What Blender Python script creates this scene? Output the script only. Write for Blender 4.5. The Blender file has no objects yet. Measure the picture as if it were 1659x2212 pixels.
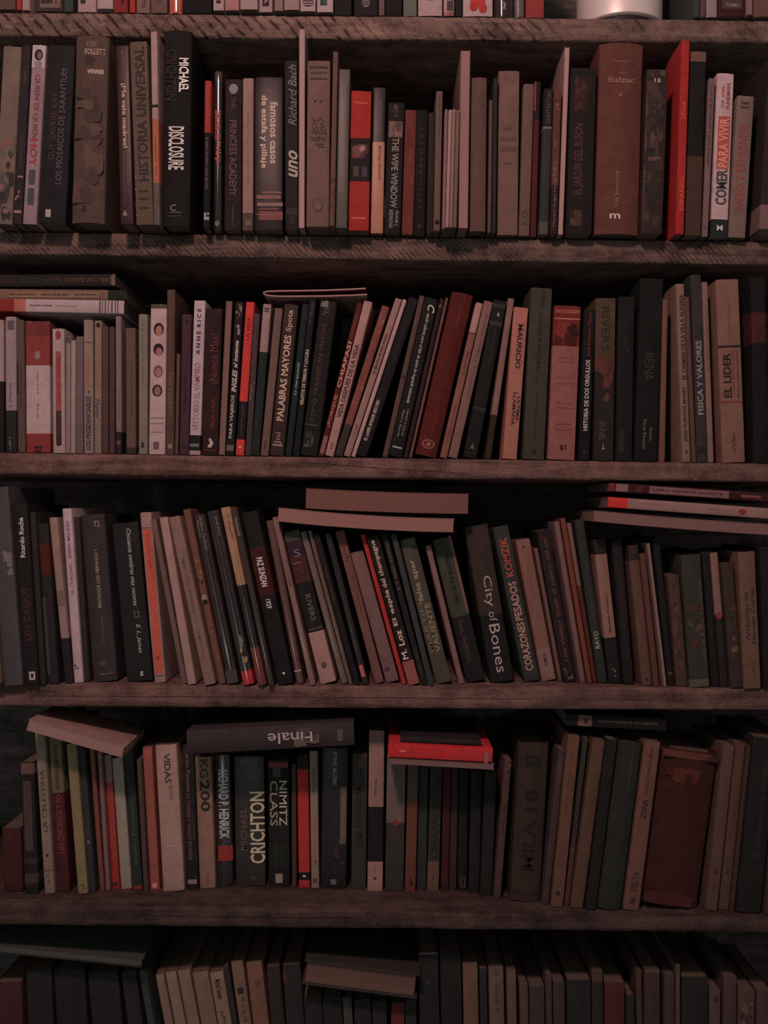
import bpy, math, random
from mathutils import Vector, Matrix, noise

# ---------------------------------------------------------------- camera, world, light, exposure
SC = bpy.context.scene
COL = SC.collection
S = 0.0005            # metres per photo pixel on the plane of the shelf fronts
D = 1.05              # camera distance from that plane
ZC = 1.45             # camera height
CX, CY = 829.5, 1106.0

cam_data = bpy.data.cameras.new('camera')
cam_data.sensor_fit = 'VERTICAL'
cam_data.sensor_height = 24.0
cam_data.lens = 12.0 * D / (CY * S)
cam_data.clip_start = 0.02
cam = bpy.data.objects.new('camera', cam_data)
cam.location = (0, -D, ZC)
cam.rotation_euler = (math.radians(90), 0, 0)
COL.objects.link(cam)
SC.camera = cam

AMB = (0.185, 0.172, 0.162)
world = bpy.data.worlds.new('dim_room')
SC.world = world
world.use_nodes = True
bg = world.node_tree.nodes['Background']
bg.inputs[0].default_value = (AMB[0], AMB[1], AMB[2], 1)
bg.inputs[1].default_value = 1.0

LAMPS = [   # the reddish lamp of the room above the viewer, and a weak cooler lamp standing low at the left
    ('ceiling_lamp_light', Vector((-0.22, -1.14, ZC + 0.95)), Vector((-0.02, 0, ZC - 0.22)), (1.0, 0.56, 0.51), 11.5, 0.14),
    ('standing_lamp_light', Vector((-0.30, -1.30, ZC - 0.42)), Vector((-0.10, 0, ZC - 0.30)), (0.95, 1.0, 0.94), 0.60, 0.12),
]
for nm_, lp_, aim_, lc_, lw_, sz_ in LAMPS:
    ld = bpy.data.lights.new(nm_, 'AREA')
    ld.shape = 'DISK'
    ld.size = sz_
    ld.energy = lw_
    ld.color = lc_
    lo = bpy.data.objects.new(nm_, ld)
    lo.location = lp_
    lo.rotation_euler = (aim_ - lp_).to_track_quat('-Z', 'Y').to_euler()
    COL.objects.link(lo)

SC.view_settings.view_transform = 'Standard'
SC.view_settings.look = 'None'
SC.view_settings.exposure = 0.0
SC.view_settings.gamma = 1.0
SC.view_settings.use_curve_mapping = False

# ---------------------------------------------------------------- colours
def lin(c):
    c = c / 255.0
    return c / 12.92 if c <= 0.04045 else ((c + 0.055) / 1.055) ** 2.4

def albedo(hexs, px, py, soft=1.0):
    """Surface colour of a thing seen as `hexs` at photo position px, py: the light falling there is divided out."""
    p = Vector(((px - CX) * S, 0.0, ZC + (CY - py) * S))
    e = [AMB[i] * (0.75 if py < 2045 else 0.40) for i in range(3)]
    for nm_, lp_, aim_, lc_, lw_, sz_ in LAMPS:
        v = p - lp_
        r = v.length
        q = lw_ * (v.y / r) * max(0.05, v.dot((aim_ - lp_).normalized()) / r) / (math.pi ** 2 * r * r)
        for i in range(3):
            e[i] += q * lc_[i]
    c = [int(hexs[2 * i:2 * i + 2], 16) for i in range(3)]
    if c[2] > c[1]:
        c[2] = c[1] + (c[2] - c[1]) * 0.45
    v = max(c)                                 # eye readings of mid tones come out too light; pale and black ones do not
    w = min(1.0, max(0.0, (min(c) - 85) / 26.0))
    q = 0.785 + 0.155 * w + 0.07 * (1 - w) * min(1.0, max(0.0, (v - 138) / 25.0)) * (1 if min(c) > 62 else 0)
    q = 0.94 + (q - 0.94) * min(1.0, max(0.0, (v - 33) / 22.0))
    q = 1.0 + (q - 1.0) * soft
    out = []
    for i in range(3):
        o = lin(c[i] * (q if i == 0 else q * 0.965 if v > 40 else q))
        out.append(min(0.80, max(0.008, (o - 0.0008) / e[i])))
    for i in (1, 2):
        if out[i] > out[0]:
            out[i] = out[0] + (out[i] - out[0]) * 0.5
    return tuple(out)

MATS = {}
def base_mat(name):
    m = bpy.data.materials.new(name)
    m.use_nodes = True
    nt = m.node_tree
    b = nt.nodes['Principled BSDF']
    return m, nt, b

def print_mat(col, rough=0.55, wear=0.25):
    key = ('p', tuple(round(c, 3) for c in col), rough, wear)
    if key in MATS:
        return MATS[key]
    m, nt, b = base_mat('printed_cover')
    N = nt.nodes
    L = nt.links
    tc = N.new('ShaderNodeTexCoord')
    n1 = N.new('ShaderNodeTexNoise'); n1.inputs['Scale'].default_value = 55; n1.inputs['Detail'].default_value = 6
    n1.inputs['Roughness'].default_value = 0.65
    n2 = N.new('ShaderNodeTexNoise'); n2.inputs['Scale'].default_value = 760; n2.inputs['Detail'].default_value = 3
    L.new(tc.outputs['Object'], n1.inputs['Vector']); L.new(tc.outputs['Object'], n2.inputs['Vector'])
    mx = N.new('ShaderNodeMix'); mx.data_type = 'RGBA'; mx.blend_type = 'MIX'
    dark = tuple(c * (1 - wear) for c in col) + (1,)
    light = tuple(min(0.85, c * (1 + wear * 0.7) + 0.004) for c in col) + (1,)
    mx.inputs[6].default_value = dark
    mx.inputs[7].default_value = light
    ad = N.new('ShaderNodeMath'); ad.operation = 'MULTIPLY_ADD'
    L.new(n2.outputs[0], ad.inputs[0]); ad.inputs[1].default_value = 1.0
    L.new(n1.outputs[0], ad.inputs[2])
    rg = N.new('ShaderNodeMapRange'); rg.inputs[1].default_value = 0.72; rg.inputs[2].default_value = 1.28
    L.new(ad.outputs[0], rg.inputs[0]); L.new(rg.outputs[0], mx.inputs[0])
    L.new(mx.outputs[2], b.inputs['Base Color'])
    b.inputs['Roughness'].default_value = rough
    b.inputs['Specular IOR Level'].default_value = 0.06 if rough > 0.5 else (0.22 if rough > 0.35 else 0.6)
    bp = N.new('ShaderNodeBump'); bp.inputs['Strength'].default_value = 0.18; bp.inputs['Distance'].default_value = 0.0006
    L.new(n1.outputs[0], bp.inputs['Height']); L.new(bp.outputs[0], b.inputs['Normal'])
    MATS[key] = m
    return m

def paper_mat(col):
    key = ('paper', tuple(round(c, 2) for c in col))
    if key in MATS:
        return MATS[key]
    m, nt, b = base_mat('paper_edges')
    N = nt.nodes; L = nt.links
    tc = N.new('ShaderNodeTexCoord')
    mp = N.new('ShaderNodeMapping'); mp.inputs['Scale'].default_value = (1800, 6, 6)
    n = N.new('ShaderNodeTexNoise'); n.inputs['Scale'].default_value = 1; n.inputs['Detail'].default_value = 2
    L.new(tc.outputs['Object'], mp.inputs[0]); L.new(mp.outputs[0], n.inputs['Vector'])
    mx = N.new('ShaderNodeMix'); mx.data_type = 'RGBA'
    mx.inputs[6].default_value = tuple(c * 0.78 for c in col) + (1,)
    mx.inputs[7].default_value = tuple(min(.85, c * 1.12) for c in col) + (1,)
    L.new(n.outputs[0], mx.inputs[0]); L.new(mx.outputs[2], b.inputs['Base Color'])
    b.inputs['Roughness'].default_value = 0.85
    b.inputs['Specular IOR Level'].default_value = 0.15
    bp = N.new('ShaderNodeBump'); bp.inputs['Strength'].default_value = 0.3; bp.inputs['Distance'].default_value = 0.0003
    L.new(n.outputs[0], bp.inputs['Height']); L.new(bp.outputs[0], b.inputs['Normal'])
    MATS[key] = m
    return m

def wood_mat(name, saw=0.0, period=80.0, col=(0.23, 0.165, 0.145), crack=None):
    m, nt, b = base_mat(name)
    N = nt.nodes; L = nt.links
    tc = N.new('ShaderNodeTexCoord')
    # long grain
    mp = N.new('ShaderNodeMapping'); mp.inputs['Scale'].default_value = (7, 60, 90)
    g = N.new('ShaderNodeTexNoise'); g.inputs['Scale'].default_value = 1; g.inputs['Detail'].default_value = 8
    g.inputs['Roughness'].default_value = 0.7; g.inputs['Distortion'].default_value = 0.6
    L.new(tc.outputs['Object'], mp.inputs[0]); L.new(mp.outputs[0], g.inputs['Vector'])
    # blotches
    bl = N.new('ShaderNodeTexNoise'); bl.inputs['Scale'].default_value = 38; bl.inputs['Detail'].default_value = 7
    bl.inputs['Roughness'].default_value = 0.68
    L.new(tc.outputs['Object'], bl.inputs['Vector'])
    # grime and mottling
    fine = N.new('ShaderNodeTexNoise'); fine.inputs['Scale'].default_value = 520; fine.inputs['Detail'].default_value = 4
    L.new(tc.outputs['Object'], fine.inputs['Vector'])
    a1 = N.new('ShaderNodeMath'); a1.operation = 'ADD'; L.new(g.outputs[0], a1.inputs[0]); L.new(bl.outputs[0], a1.inputs[1])
    a2 = N.new('ShaderNodeMath'); a2.operation = 'MULTIPLY_ADD'
    L.new(fine.outputs[0], a2.inputs[0]); a2.inputs[1].default_value = 0.55; L.new(a1.outputs[0], a2.inputs[2])
    rp = N.new('ShaderNodeValToRGB')
    r = rp.color_ramp
    r.elements[0].position = 0.52; r.elements[0].color = tuple(c * 0.38 for c in col) + (1,)
    r.elements[1].position = 0.78; r.elements[1].color = tuple(c * 1.75 for c in col) + (1,)
    e = r.elements.new(0.64); e.color = col + (1,)
    dv = N.new('ShaderNodeMath'); dv.operation = 'MULTIPLY'; dv.inputs[1].default_value = 0.5
    L.new(a2.outputs[0], dv.inputs[0]); L.new(dv.outputs[0], rp.inputs[0])
    last = rp.outputs[0]
    hgt = a2.outputs[0]
    if saw > 0:
        mp2 = N.new('ShaderNodeMapping'); mp2.inputs['Rotation'].default_value = (0, math.radians(42), 0)
        w = N.new('ShaderNodeTexWave'); w.wave_type = 'BANDS'; w.bands_direction = 'X'
        w.inputs['Scale'].default_value = 2 * math.pi / (20.0 * period / 1000.0)
        w.inputs['Distortion'].default_value = 2.2; w.inputs['Detail'].default_value = 2; w.inputs['Detail Scale'].default_value = 1.4
        L.new(tc.outputs['Object'], mp2.inputs[0]); L.new(mp2.outputs[0], w.inputs['Vector'])
        rr = N.new('ShaderNodeMapRange'); rr.inputs[1].default_value = 0.66; rr.inputs[2].default_value = 0.98
        L.new(w.outputs[1], rr.inputs[0])
        mn = N.new('ShaderNodeTexNoise'); mn.inputs['Scale'].default_value = 9; mn.inputs['Detail'].default_value = 3
        L.new(tc.outputs['Object'], mn.inputs['Vector'])
        mr = N.new('ShaderNodeMapRange'); mr.inputs[1].default_value = 0.36; mr.inputs[2].default_value = 0.52
        L.new(mn.outputs[0], mr.inputs[0])
        sx_ = N.new('ShaderNodeSeparateXYZ'); L.new(tc.outputs['Object'], sx_.inputs[0])
        gr = N.new('ShaderNodeMath'); gr.operation = 'MULTIPLY_ADD'; gr.inputs[1].default_value = -0.30
        L.new(sx_.outputs[0], gr.inputs[0]); L.new(mn.outputs[0], gr.inputs[2]); L.new(gr.outputs[0], mr.inputs[0])
        ml = N.new('ShaderNodeMath'); ml.operation = 'MULTIPLY'; L.new(rr.outputs[0], ml.inputs[0]); L.new(mr.outputs[0], ml.inputs[1])
        bk = N.new('ShaderNodeTexNoise'); bk.inputs['Scale'].default_value = 70; bk.inputs['Detail'].default_value = 3
        L.new(tc.outputs['Object'], bk.inputs['Vector'])
        bkr = N.new('ShaderNodeMapRange'); bkr.inputs[1].default_value = 0.40; bkr.inputs[2].default_value = 0.56
        L.new(bk.outputs[0], bkr.inputs[0])
        fr_ = N.new('ShaderNodeMath'); fr_.operation = 'LESS_THAN'; fr_.inputs[1].default_value = -0.096
        L.new(sx_.outputs[1], fr_.inputs[0])
        m4 = N.new('ShaderNodeMath'); m4.operation = 'MULTIPLY'; L.new(bkr.outputs[0], m4.inputs[0]); L.new(fr_.outputs[0], m4.inputs[1])
        m5 = N.new('ShaderNodeMath'); m5.operation = 'MULTIPLY'; L.new(m4.outputs[0], m5.inputs[0]); L.new(ml.outputs[0], m5.inputs[1])
        ms = N.new('ShaderNodeMath'); ms.operation = 'MULTIPLY'; ms.inputs[1].default_value = saw; L.new(m5.outputs[0], ms.inputs[0])
        mx = N.new('ShaderNodeMix'); mx.data_type = 'RGBA'
        L.new(ms.outputs[0], mx.inputs[0]); L.new(last, mx.inputs[6])
        mx.inputs[7].default_value = tuple(c * 0.13 for c in col) + (1,)
        last = mx.outputs[2]
        sb = N.new('ShaderNodeMath'); sb.operation = 'SUBTRACT'; L.new(hgt, sb.inputs[0]); L.new(ms.outputs[0], sb.inputs[1])
        hgt = sb.outputs[0]
    if crack:
        x0, y0, x1, y1 = crack                     # photo positions of the two ends of a drying crack
        X0, Z0, X1, Z1 = (x0 - CX) * S, ZC + (CY - y0) * S, (x1 - CX) * S, ZC + (CY - y1) * S
        sp = N.new('ShaderNodeSeparateXYZ'); L.new(tc.outputs['Object'], sp.inputs[0])
        def mth(op, a, b_=None, c_=None):
            n_ = N.new('ShaderNodeMath'); n_.operation = op
            for k_, q_ in enumerate((a, b_, c_)):
                if q_ is None:
                    continue
                if isinstance(q_, (int, float)):
                    n_.inputs[k_].default_value = q_
                else:
                    L.new(q_, n_.inputs[k_])
            return n_.outputs[0]
        sl = (Z1 - Z0) / (X1 - X0)
        lnz = mth('MULTIPLY_ADD', sp.outputs[0], -sl, sp.outputs[2])
        wig = mth('MULTIPLY_ADD', g.outputs[0], 0.004, lnz)
        dist = mth('ABSOLUTE', mth('SUBTRACT', wig, Z0 - sl * X0 + 0.002))
        near = mth('LESS_THAN', dist, 0.00038)
        inx = mth('MULTIPLY', mth('GREATER_THAN', sp.outputs[0], X0), mth('LESS_THAN', sp.outputs[0], X1))
        cm = mth('MULTIPLY', mth('MULTIPLY', near, inx), 0.85)
        mk_ = N.new('ShaderNodeMix'); mk_.data_type = 'RGBA'
        L.new(cm, mk_.inputs[0]); L.new(last, mk_.inputs[6]); mk_.inputs[7].default_value = (0.012, 0.009, 0.008, 1)
        last = mk_.outputs[2]
        hgt = mth('SUBTRACT', hgt, cm)
    L.new(last, b.inputs['Base Color'])
    b.inputs['Roughness'].default_value = 0.8
    b.inputs['Specular IOR Level'].default_value = 0.2
    bp = N.new('ShaderNodeBump'); bp.inputs['Strength'].default_value = 0.75; bp.inputs['Distance'].default_value = 0.002
    L.new(hgt, bp.inputs['Height']); L.new(bp.outputs[0], b.inputs['Normal'])
    return m

# ---------------------------------------------------------------- mesh helpers
def link_mesh(name, verts, faces, mats, fidx=None, parent=None, smooth=None):
    me = bpy.data.meshes.new(name)
    me.from_pydata(verts, [], faces)
    for m in mats:
        me.materials.append(m)
    if fidx:
        for p, i in zip(me.polygons, fidx):
            p.material_index = i
    if smooth is not None:
        for p in me.polygons:
            p.use_smooth = True
        me.set_sharp_from_angle(angle=math.radians(smooth))
    me.update()
    o = bpy.data.objects.new(name, me)
    COL.objects.link(o)
    if parent:
        o.parent = parent
    return o

def box(v, f, x0, x1, y0, y1, z0, z1):
    n = len(v)
    v += [(x0, y0, z0), (x1, y0, z0), (x1, y1, z0), (x0, y1, z0), (x0, y0, z1), (x1, y0, z1), (x1, y1, z1), (x0, y1, z1)]
    f += [(n, n + 3, n + 2, n + 1), (n + 4, n + 5, n + 6, n + 7), (n, n + 1, n + 5, n + 4), (n + 1, n + 2, n + 6, n + 5),
          (n + 2, n + 3, n + 7, n + 6), (n + 3, n, n + 4, n + 7)]

# ---------------------------------------------------------------- room and bookcase
def structure(name, b, mat):
    v, f = [], []
    box(v, f, *b)
    o = link_mesh(name, v, f, [mat])
    o['kind'] = 'structure'
    return o

plaster, nt_, b_ = base_mat('dark_plaster')
b_.inputs['Base Color'].default_value = (0.10, 0.085, 0.08, 1)
b_.inputs['Roughness'].default_value = 0.9
nn_ = nt_.nodes.new('ShaderNodeTexNoise'); nn_.inputs['Scale'].default_value = 30
bb_ = nt_.nodes.new('ShaderNodeBump'); bb_.inputs['Strength'].default_value = 0.2
nt_.links.new(nn_.outputs[0], bb_.inputs['Height']); nt_.links.new(bb_.outputs[0], b_.inputs['Normal'])
structure('wall_back', (-1.6, 1.6, 0.272, 0.36, 0, 2.9), plaster)
structure('floor', (-1.6, 1.6, -2.2, 0.36, -0.05, 0), wood_mat('floor_boards', col=(0.08, 0.06, 0.05)))

DEPTH = 0.250
# board: top line left/right, bottom line left/right (photo pixels at the front edge), saw marks, mark period
BOARDS = [
    (24, 42, 77, 92, 0.92, 10.5),
    (499, 521, 549, 573, 0.62, 4.6),
    (977, 1001, 1026, 1041, 0.0, 0),
    (1478, 1487, 1527, 1536, 0.0, 0),
    (1951, 1985, 2000, 2017, 0.0, 6.0),
    (2450, 2470, 2500, 2518, 0.0, 0),
]
CRACKS = {2: (650, 1000, 1010, 1023), 3: (60, 1503, 1150, 1509), 4: (300, 1978, 760, 1984)}
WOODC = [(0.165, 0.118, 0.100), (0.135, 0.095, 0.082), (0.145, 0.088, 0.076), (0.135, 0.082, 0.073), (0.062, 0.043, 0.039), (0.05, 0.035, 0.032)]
def lin2(a, b, X):
    t = ((X / S + CX) / 1659.0)
    return a + (b - a) * t
def board_top(r, X):
    return ZC + (CY - lin2(BOARDS[r][0], BOARDS[r][1], X)) * S
def board_bot(r, X):
    return ZC + (CY - lin2(BOARDS[r][2], BOARDS[r][3], X)) * S

case = bpy.data.objects.new('bookcase', None)
COL.objects.link(case)
case.location = (0, 0.1, 0)
case['label'] = 'rough sawn brown wooden bookcase whose shelves hold all the books'
case['category'] = 'bookcase'
XW = 0.62
def make_board(i):
    r = BOARDS[i]
    n = 260
    rnd = 31.7 * i
    v, f = [], []
    # cross-section points (y, which edge): a lightly broken front arris
    for k in range(n + 1):
        X = -XW + 2 * XW * k / n
        zt, zb = board_top(i, X), board_bot(i, X)
        a = noise.noise(Vector((X * 22, rnd, 0))) * 0.0010 + noise.noise(Vector((X * 90, rnd, 5))) * 0.0006
        c = noise.noise(Vector((X * 26, rnd, 9))) * 0.0014 + noise.noise(Vector((X * 110, rnd, 3))) * 0.0009
        e = noise.noise(Vector((X * 14, rnd, 20))) * 0.0008
        e2 = noise.noise(Vector((X * 60, rnd, 27))) * 0.0008
        prof = [(DEPTH, zt), (0.0035, zt), (0.0012 + e, zt - 0.0008 + min(0, a)), (0.0 + e, zt - 0.0026 + a * .4),
                (0.0 + e + e2, zt * .67 + zb * .33), (0.0 + e - e2 * .5, zt * .34 + zb * .66),
                (0.0004 + e, zb + 0.0030 + c * .5), (0.0016 + e, zb + 0.0009 + max(0, c)), (0.0045, zb), (DEPTH, zb)]
        for y, z in prof:
            v.append((X, y - 0.1, z))
    m = len(prof)
    for k in range(n):
        for j in range(m):
            j2 = (j + 1) % m
            f.append((k * m + j, k * m + j2, (k + 1) * m + j2, (k + 1) * m + j))
    f.append(tuple(range(m)))
    f.append(tuple(n * m + j for j in reversed(range(m))))
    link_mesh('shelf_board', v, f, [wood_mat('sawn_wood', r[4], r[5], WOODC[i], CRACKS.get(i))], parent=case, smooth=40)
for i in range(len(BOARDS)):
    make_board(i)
side_m = wood_mat('side_wood')
for sx in (-1, 1):
    v, f = [], []
    a, b = sorted((sx * (XW + 0.0005), sx * (XW + 0.026)))
    box(v, f, a, b, -0.1, DEPTH - 0.1, 0.0, ZC + 0.95)
    link_mesh('side_panel', v, f, [side_m], parent=case)
v, f = [], []
box(v, f, -XW - .026, XW + .026, DEPTH + 0.0005 - 0.1, DEPTH + 0.012 - 0.1, 0.0, ZC + 0.95)
link_mesh('back_panel', v, f, [wood_mat('back_wood', col=(0.15, 0.14, 0.135))], parent=case)
v, f = [], []
box(v, f, -XW - .026, XW + .026, -0.1, DEPTH + 0.012 - 0.1, ZC + 0.9505, ZC + 0.975)
link_mesh('top_panel', v, f, [side_m], parent=case)

# ---------------------------------------------------------------- lettering
TEXTC = {}
def text_mesh(s, bold, ital):
    key = (s, bold, ital)
    if key not in TEXTC:
        cu = bpy.data.curves.new('letters', 'FONT')
        cu.body = s
        cu.resolution_u = 2
        cu.offset = 0.022 if bold else (0.0 if bold is None else 0.006)
        cu.shear = 0.35 if ital else 0.0
        cu.space_character = 1.0
        ob = bpy.data.objects.new('letters', cu)
        COL.objects.link(ob)
        dg = bpy.context.evaluated_depsgraph_get()
        dg.update()
        me = bpy.data.meshes.new_from_object(ob.evaluated_get(dg))
        vs = [tuple(p.co[:2]) for p in me.vertices]
        fs = [tuple(p.vertices) for p in me.polygons]
        bpy.data.meshes.remove(me)
        bpy.data.objects.remove(ob)
        bpy.data.curves.remove(cu)
        if vs:
            x0 = min(p[0] for p in vs); x1 = max(p[0] for p in vs)
            y0 = min(p[1] for p in vs); y1 = max(p[1] for p in vs)
            vs = [((p[0] - x0) / (x1 - x0) - .5, (p[1] - y0) / (y1 - y0) - .5) for p in vs]
        TEXTC[key] = (vs, fs)
    return TEXTC[key]

# ---------------------------------------------------------------- one book
def make_book(t, h, d, col, bands, marks, flags, pagecol, bend=0.0, seed=0, zr=None, pxat=None):
    """t thickness (x), h height (z), d depth (y). bands/marks in fractions of h from the bottom. Returns the root."""
    rnd = random.Random(seed)
    root = bpy.data.objects.new('book', None)
    COL.objects.link(root)
    hard = 'H' in flags
    out = 'P' in flags
    thin = t < 0.0035
    rough = 0.20 if 'g' in flags else (0.40 if 's' in flags else 0.70)
    c = 0.0019 if hard else 0.00045
    c = min(c, t * 0.18)
    r = min(0.0022 if hard else 0.0013, t * 0.3)
    bul = t * (0.10 if hard else (0.12 if 'g' in flags else 0.025))
    if 'g' in flags:
        r = min(0.004, t * 0.34)
    # outer profile from right rear to left rear, spine at y=0
    prof = [(t / 2, d)]
    ns = 3
    for k in range(ns + 1):
        a = math.pi / 2 * k / ns
        prof.append((t / 2 - r + r * math.cos(a), bul + r - r * math.sin(a)))
    for k in (0.6, 0.3, 0.0, -0.3, -0.6):
        w = (t / 2 - r) * k
        prof.append((w, bul * (w / (t / 2)) ** 2))
    for k in range(ns + 1):
        a = math.pi / 2 * (1 - k / ns)
        prof.append((-t / 2 + r - r * math.cos(a), bul + r - r * math.sin(a)))
    prof.append((-t / 2, d))
    inner = []
    for (x, y) in prof:
        xi = max(-t / 2 + c, min(t / 2 - c, x))
        inner.append((xi, max(y, min(d, y + c)) if abs(x) < t / 2 - 1e-6 else y if y >= d else y + c))
    inner = [(x, min(y, d)) for x, y in inner]
    loop = prof + inner[::-1]
    if out:
        loop = [(-x, d - y) for x, y in loop]
    cuts = {0.0, 1.0}
    for b in bands:
        cuts.add(max(0, min(1, b[0]))); cuts.add(max(0, min(1, b[1])))
    if bend:
        for k in range(1, 14):
            cuts.add(k / 14)
    elif True:
        for k in (0.012, 0.988, 0.33, 0.66):
            cuts.add(k)
    cuts = sorted(cuts)
    m = len(loop)
    mats = [print_mat(col, rough)]
    v, f, fi = [], [], []
    def bx(z):
        return bend * 4 * (z) * (1 - z) if bend else 0.0
    jt = [rnd.uniform(-1, 1) * 0.0004 for _ in range(m)]
    for ci, z in enumerate(cuts):
        sc = 1.0
        if not hard and (z == 0 or z == 1) and not thin:
            sc = 0.985
        for k, (x, y) in enumerate(loop):
            dz = 0.0
            if z == 1.0 and not hard:
                dz = jt[k % m] - 0.0004
            v.append((x * sc + bx(z), y + (0.0004 if sc < 1 and not out else 0), z * h + dz))
    for ci in range(len(cuts) - 1):
        mid = (cuts[ci] + cuts[ci + 1]) / 2
        mi = 0
        for b in bands:
            if b[0] <= mid <= b[1]:
                mm = print_mat(b[2], rough)
                if mm not in mats:
                    mats.append(mm)
                mi = mats.index(mm)
        for k in range(m):
            k2 = (k + 1) % m
            f.append((ci * m + k, (ci + 1) * m + k, (ci + 1) * m + k2, ci * m + k2)); fi.append(mi)
    half = m // 2
    for base, flip in ((0, False), ((len(cuts) - 1) * m, True)):
        for k in range(half - 1):
            q = (base + k, base + k + 1, base + m - 2 - k, base + m - 1 - k)
            f.append(q if flip else q[::-1]); fi.append(0)
    link_mesh('cover', v, f, mats, fi, root, smooth=35)
    # page block
    ins = 0.0028 if hard else 0.0006
    y0, y1 = (0.0025 + bul, d - ins - 0.0006)
    if out:
        y0, y1 = (ins if hard else 0.0004), d - 0.003 - bul
    w = t / 2 - c - 0.0001
    v, f = [], []
    zs = [k / 14 for k in range(15)] if bend else [0, 1]
    zi = ins
    for z in zs:
        zz = zi + z * (h - 2 * zi) - (0.0006 if z == 1 else 0)
        ys = (y0, y0 - 0.0, y0 - 0.0)
        for (x, y) in ((-w, y0), (-w * .45, y0 + (0.0010 if hard and out else 0)), (w * .45, y0 + (0.0010 if hard and out else 0)), (w, y0), (w, y1), (-w, y1)):
            v.append((x + bx(z), y, zz))
    for k in range(len(zs) - 1):
        for j in range(6):
            j2 = (j + 1) % 6
            f.append((k * 6 + j, k * 6 + j2, (k + 1) * 6 + j2, (k + 1) * 6 + j))
    f.append((5, 4, 3, 2, 1, 0))
    n = (len(zs) - 1) * 6
    f.append(tuple(n + j for j in range(6)))
    link_mesh('page_block', v, f, [paper_mat(pagecol)], parent=root)
    # print on the spine
    order = 0
    mrough = max(rough, 0.45)
    hb = t / 2
    def put(name, v2, f2, m2, i2):
        vv, ff = [], []
        for q in f2:
            xs_ = [v2[i][0] - bx(v2[i][2] / h) for i in q]
            mn_ = 0.0 if min(xs_) * max(xs_) < 0 else min(abs(x_) for x_ in xs_)
            y_ = bul * (mn_ / hb) ** 2
            n_ = len(vv)
            vv += [(v2[i][0], y_ + v2[i][1], v2[i][2]) for i in q]
            ff.append(tuple(range(n_, n_ + len(q))))
        link_mesh(name, vv, ff, m2, i2, root)
    def mi_of(lst, mm):
        if mm not in lst:
            lst.append(mm)
        return lst.index(mm)
    for mk in marks:
        tv, tf, tm, tmi = [], [], [], []
        ev, ef, em, emi = [], [], [], []
        order += 1
        kind = mk[0]
        yoff = -0.00008 - 0.00005 * min(order, 12)
        if kind in 'udh':
            _, s, a, b, cx, hf, colr, st = mk
            vs, fs = text_mesh(s, 'b' in st, 'i' in st) if 'l' not in st else text_mesh(s, None, 'i' in st)
            L = abs(b - a) * h
            mid = (a + b) / 2 * h
            off = (cx - 0.5) * t
            W = hf * t
            mm = print_mat(colr, 0.30 if 'm' in st else mrough, 0.12)
            idx = mi_of(tm, mm)
            n = len(tv)
            for (x, y) in vs:
                if kind == 'u':
                    px_, pz_ = -y * W, x * L
                elif kind == 'd':
                    px_, pz_ = y * W, -x * L
                else:
                    px_, pz_ = x * W, y * L
                X = px_ + off
                tv.append((X + bx((mid + pz_) / h), yoff - 0.0002, mid + pz_))
            for q in fs:
                tf.append(tuple(n + i for i in q)); tmi.append(idx)
        elif kind == 'r':
            _, a, b, cx, wf, colr = mk
            mm = print_mat(colr, mrough)
            idx = mi_of(em, mm)
            n = len(ev)
            x0, x1 = (cx - wf / 2 - .5) * t, (cx + wf / 2 - .5) * t
            xs = [x0 + (x1 - x0) * k / 4 for k in range(5)]
            for z in (a * h, b * h):
                for x in xs:
                    ev.append((x + bx(z / h), yoff, z))
            for k in range(4):
                ef.append((n + k, n + k + 1, n + 6 + k, n + 5 + k)); emi.append(idx)
        elif kind == 'o':
            _, a, cx, rx, ry, colr = mk
            mm = print_mat(colr, mrough)
            idx = mi_of(em, mm)
            n = len(ev)
            for k in range(16):
                an = 2 * math.pi * k / 16
                x = (cx - .5) * t + rx * math.cos(an)
                z = a * h + ry * math.sin(an)
                ev.append((x + bx(a), yoff, z))
            ef.append(tuple(range(n, n + 16))); emi.append(idx)
        elif kind == '~':       # worn, unreadable print running along the spine
            _, a, b, cx, wf, colr = mk
            mm = print_mat(colr, mrough)
            idx = mi_of(em, mm)
            z = min(a, b) * h
            top = max(a, b) * h
            W = wf * t
            while z < top - 0.001:
                gl = rnd.uniform(0.35, 0.8) * W * 0.9
                if rnd.random() < 0.14:
                    z += W * 0.6
                    continue
                for q in range(2):
                    n = len(ev)
                    x0 = (cx - .5) * t + rnd.uniform(-.5, .0) * W
                    x1 = x0 + rnd.uniform(.35, .8) * W
                    x1 = min(x1, (cx - .5) * t + W * .5)
                    za = z + gl * (0.12 + .45 * q); zb_ = za + gl * 0.26
                    for x, zz in ((x0, za), (x1, za), (x1, zb_), (x0, zb_)):
                        ev.append((x + bx(zz / h), yoff, zz))
                    ef.append((n, n + 1, n + 2, n + 3)); emi.append(idx)
                z += gl
        elif kind == '#':       # collage of small printed shapes
            _, a, b, cx, wf, cols, cnt = mk
            for q in range(cnt):
                mm = print_mat(rnd.choice(cols), mrough)
                idx = mi_of(em, mm)
                n = len(ev)
                zc = rnd.uniform(min(a, b), max(a, b)) * h
                xc = (cx - .5 + rnd.uniform(-.5, .5) * wf * .8) * t
                ra = rnd.uniform(0.10, 0.34) * t * wf
                rb = rnd.uniform(0.15, 0.55) * t * wf
                lim = (cx - .5 + wf / 2) * t
                lim0 = (cx - .5 - wf / 2) * t
                for k in range(9):
                    an = 2 * math.pi * k / 9
                    jj = rnd.uniform(.6, 1.2)
                    x = max(lim0, min(lim, xc + ra * jj * math.cos(an)))
                    zz = zc + rb * jj * math.sin(an)
                    zz = max(min(a, b) * h, min(max(a, b) * h, zz))
                    ev.append((x + bx(zz / h), yoff - 0.00001 * q, zz))
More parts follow.
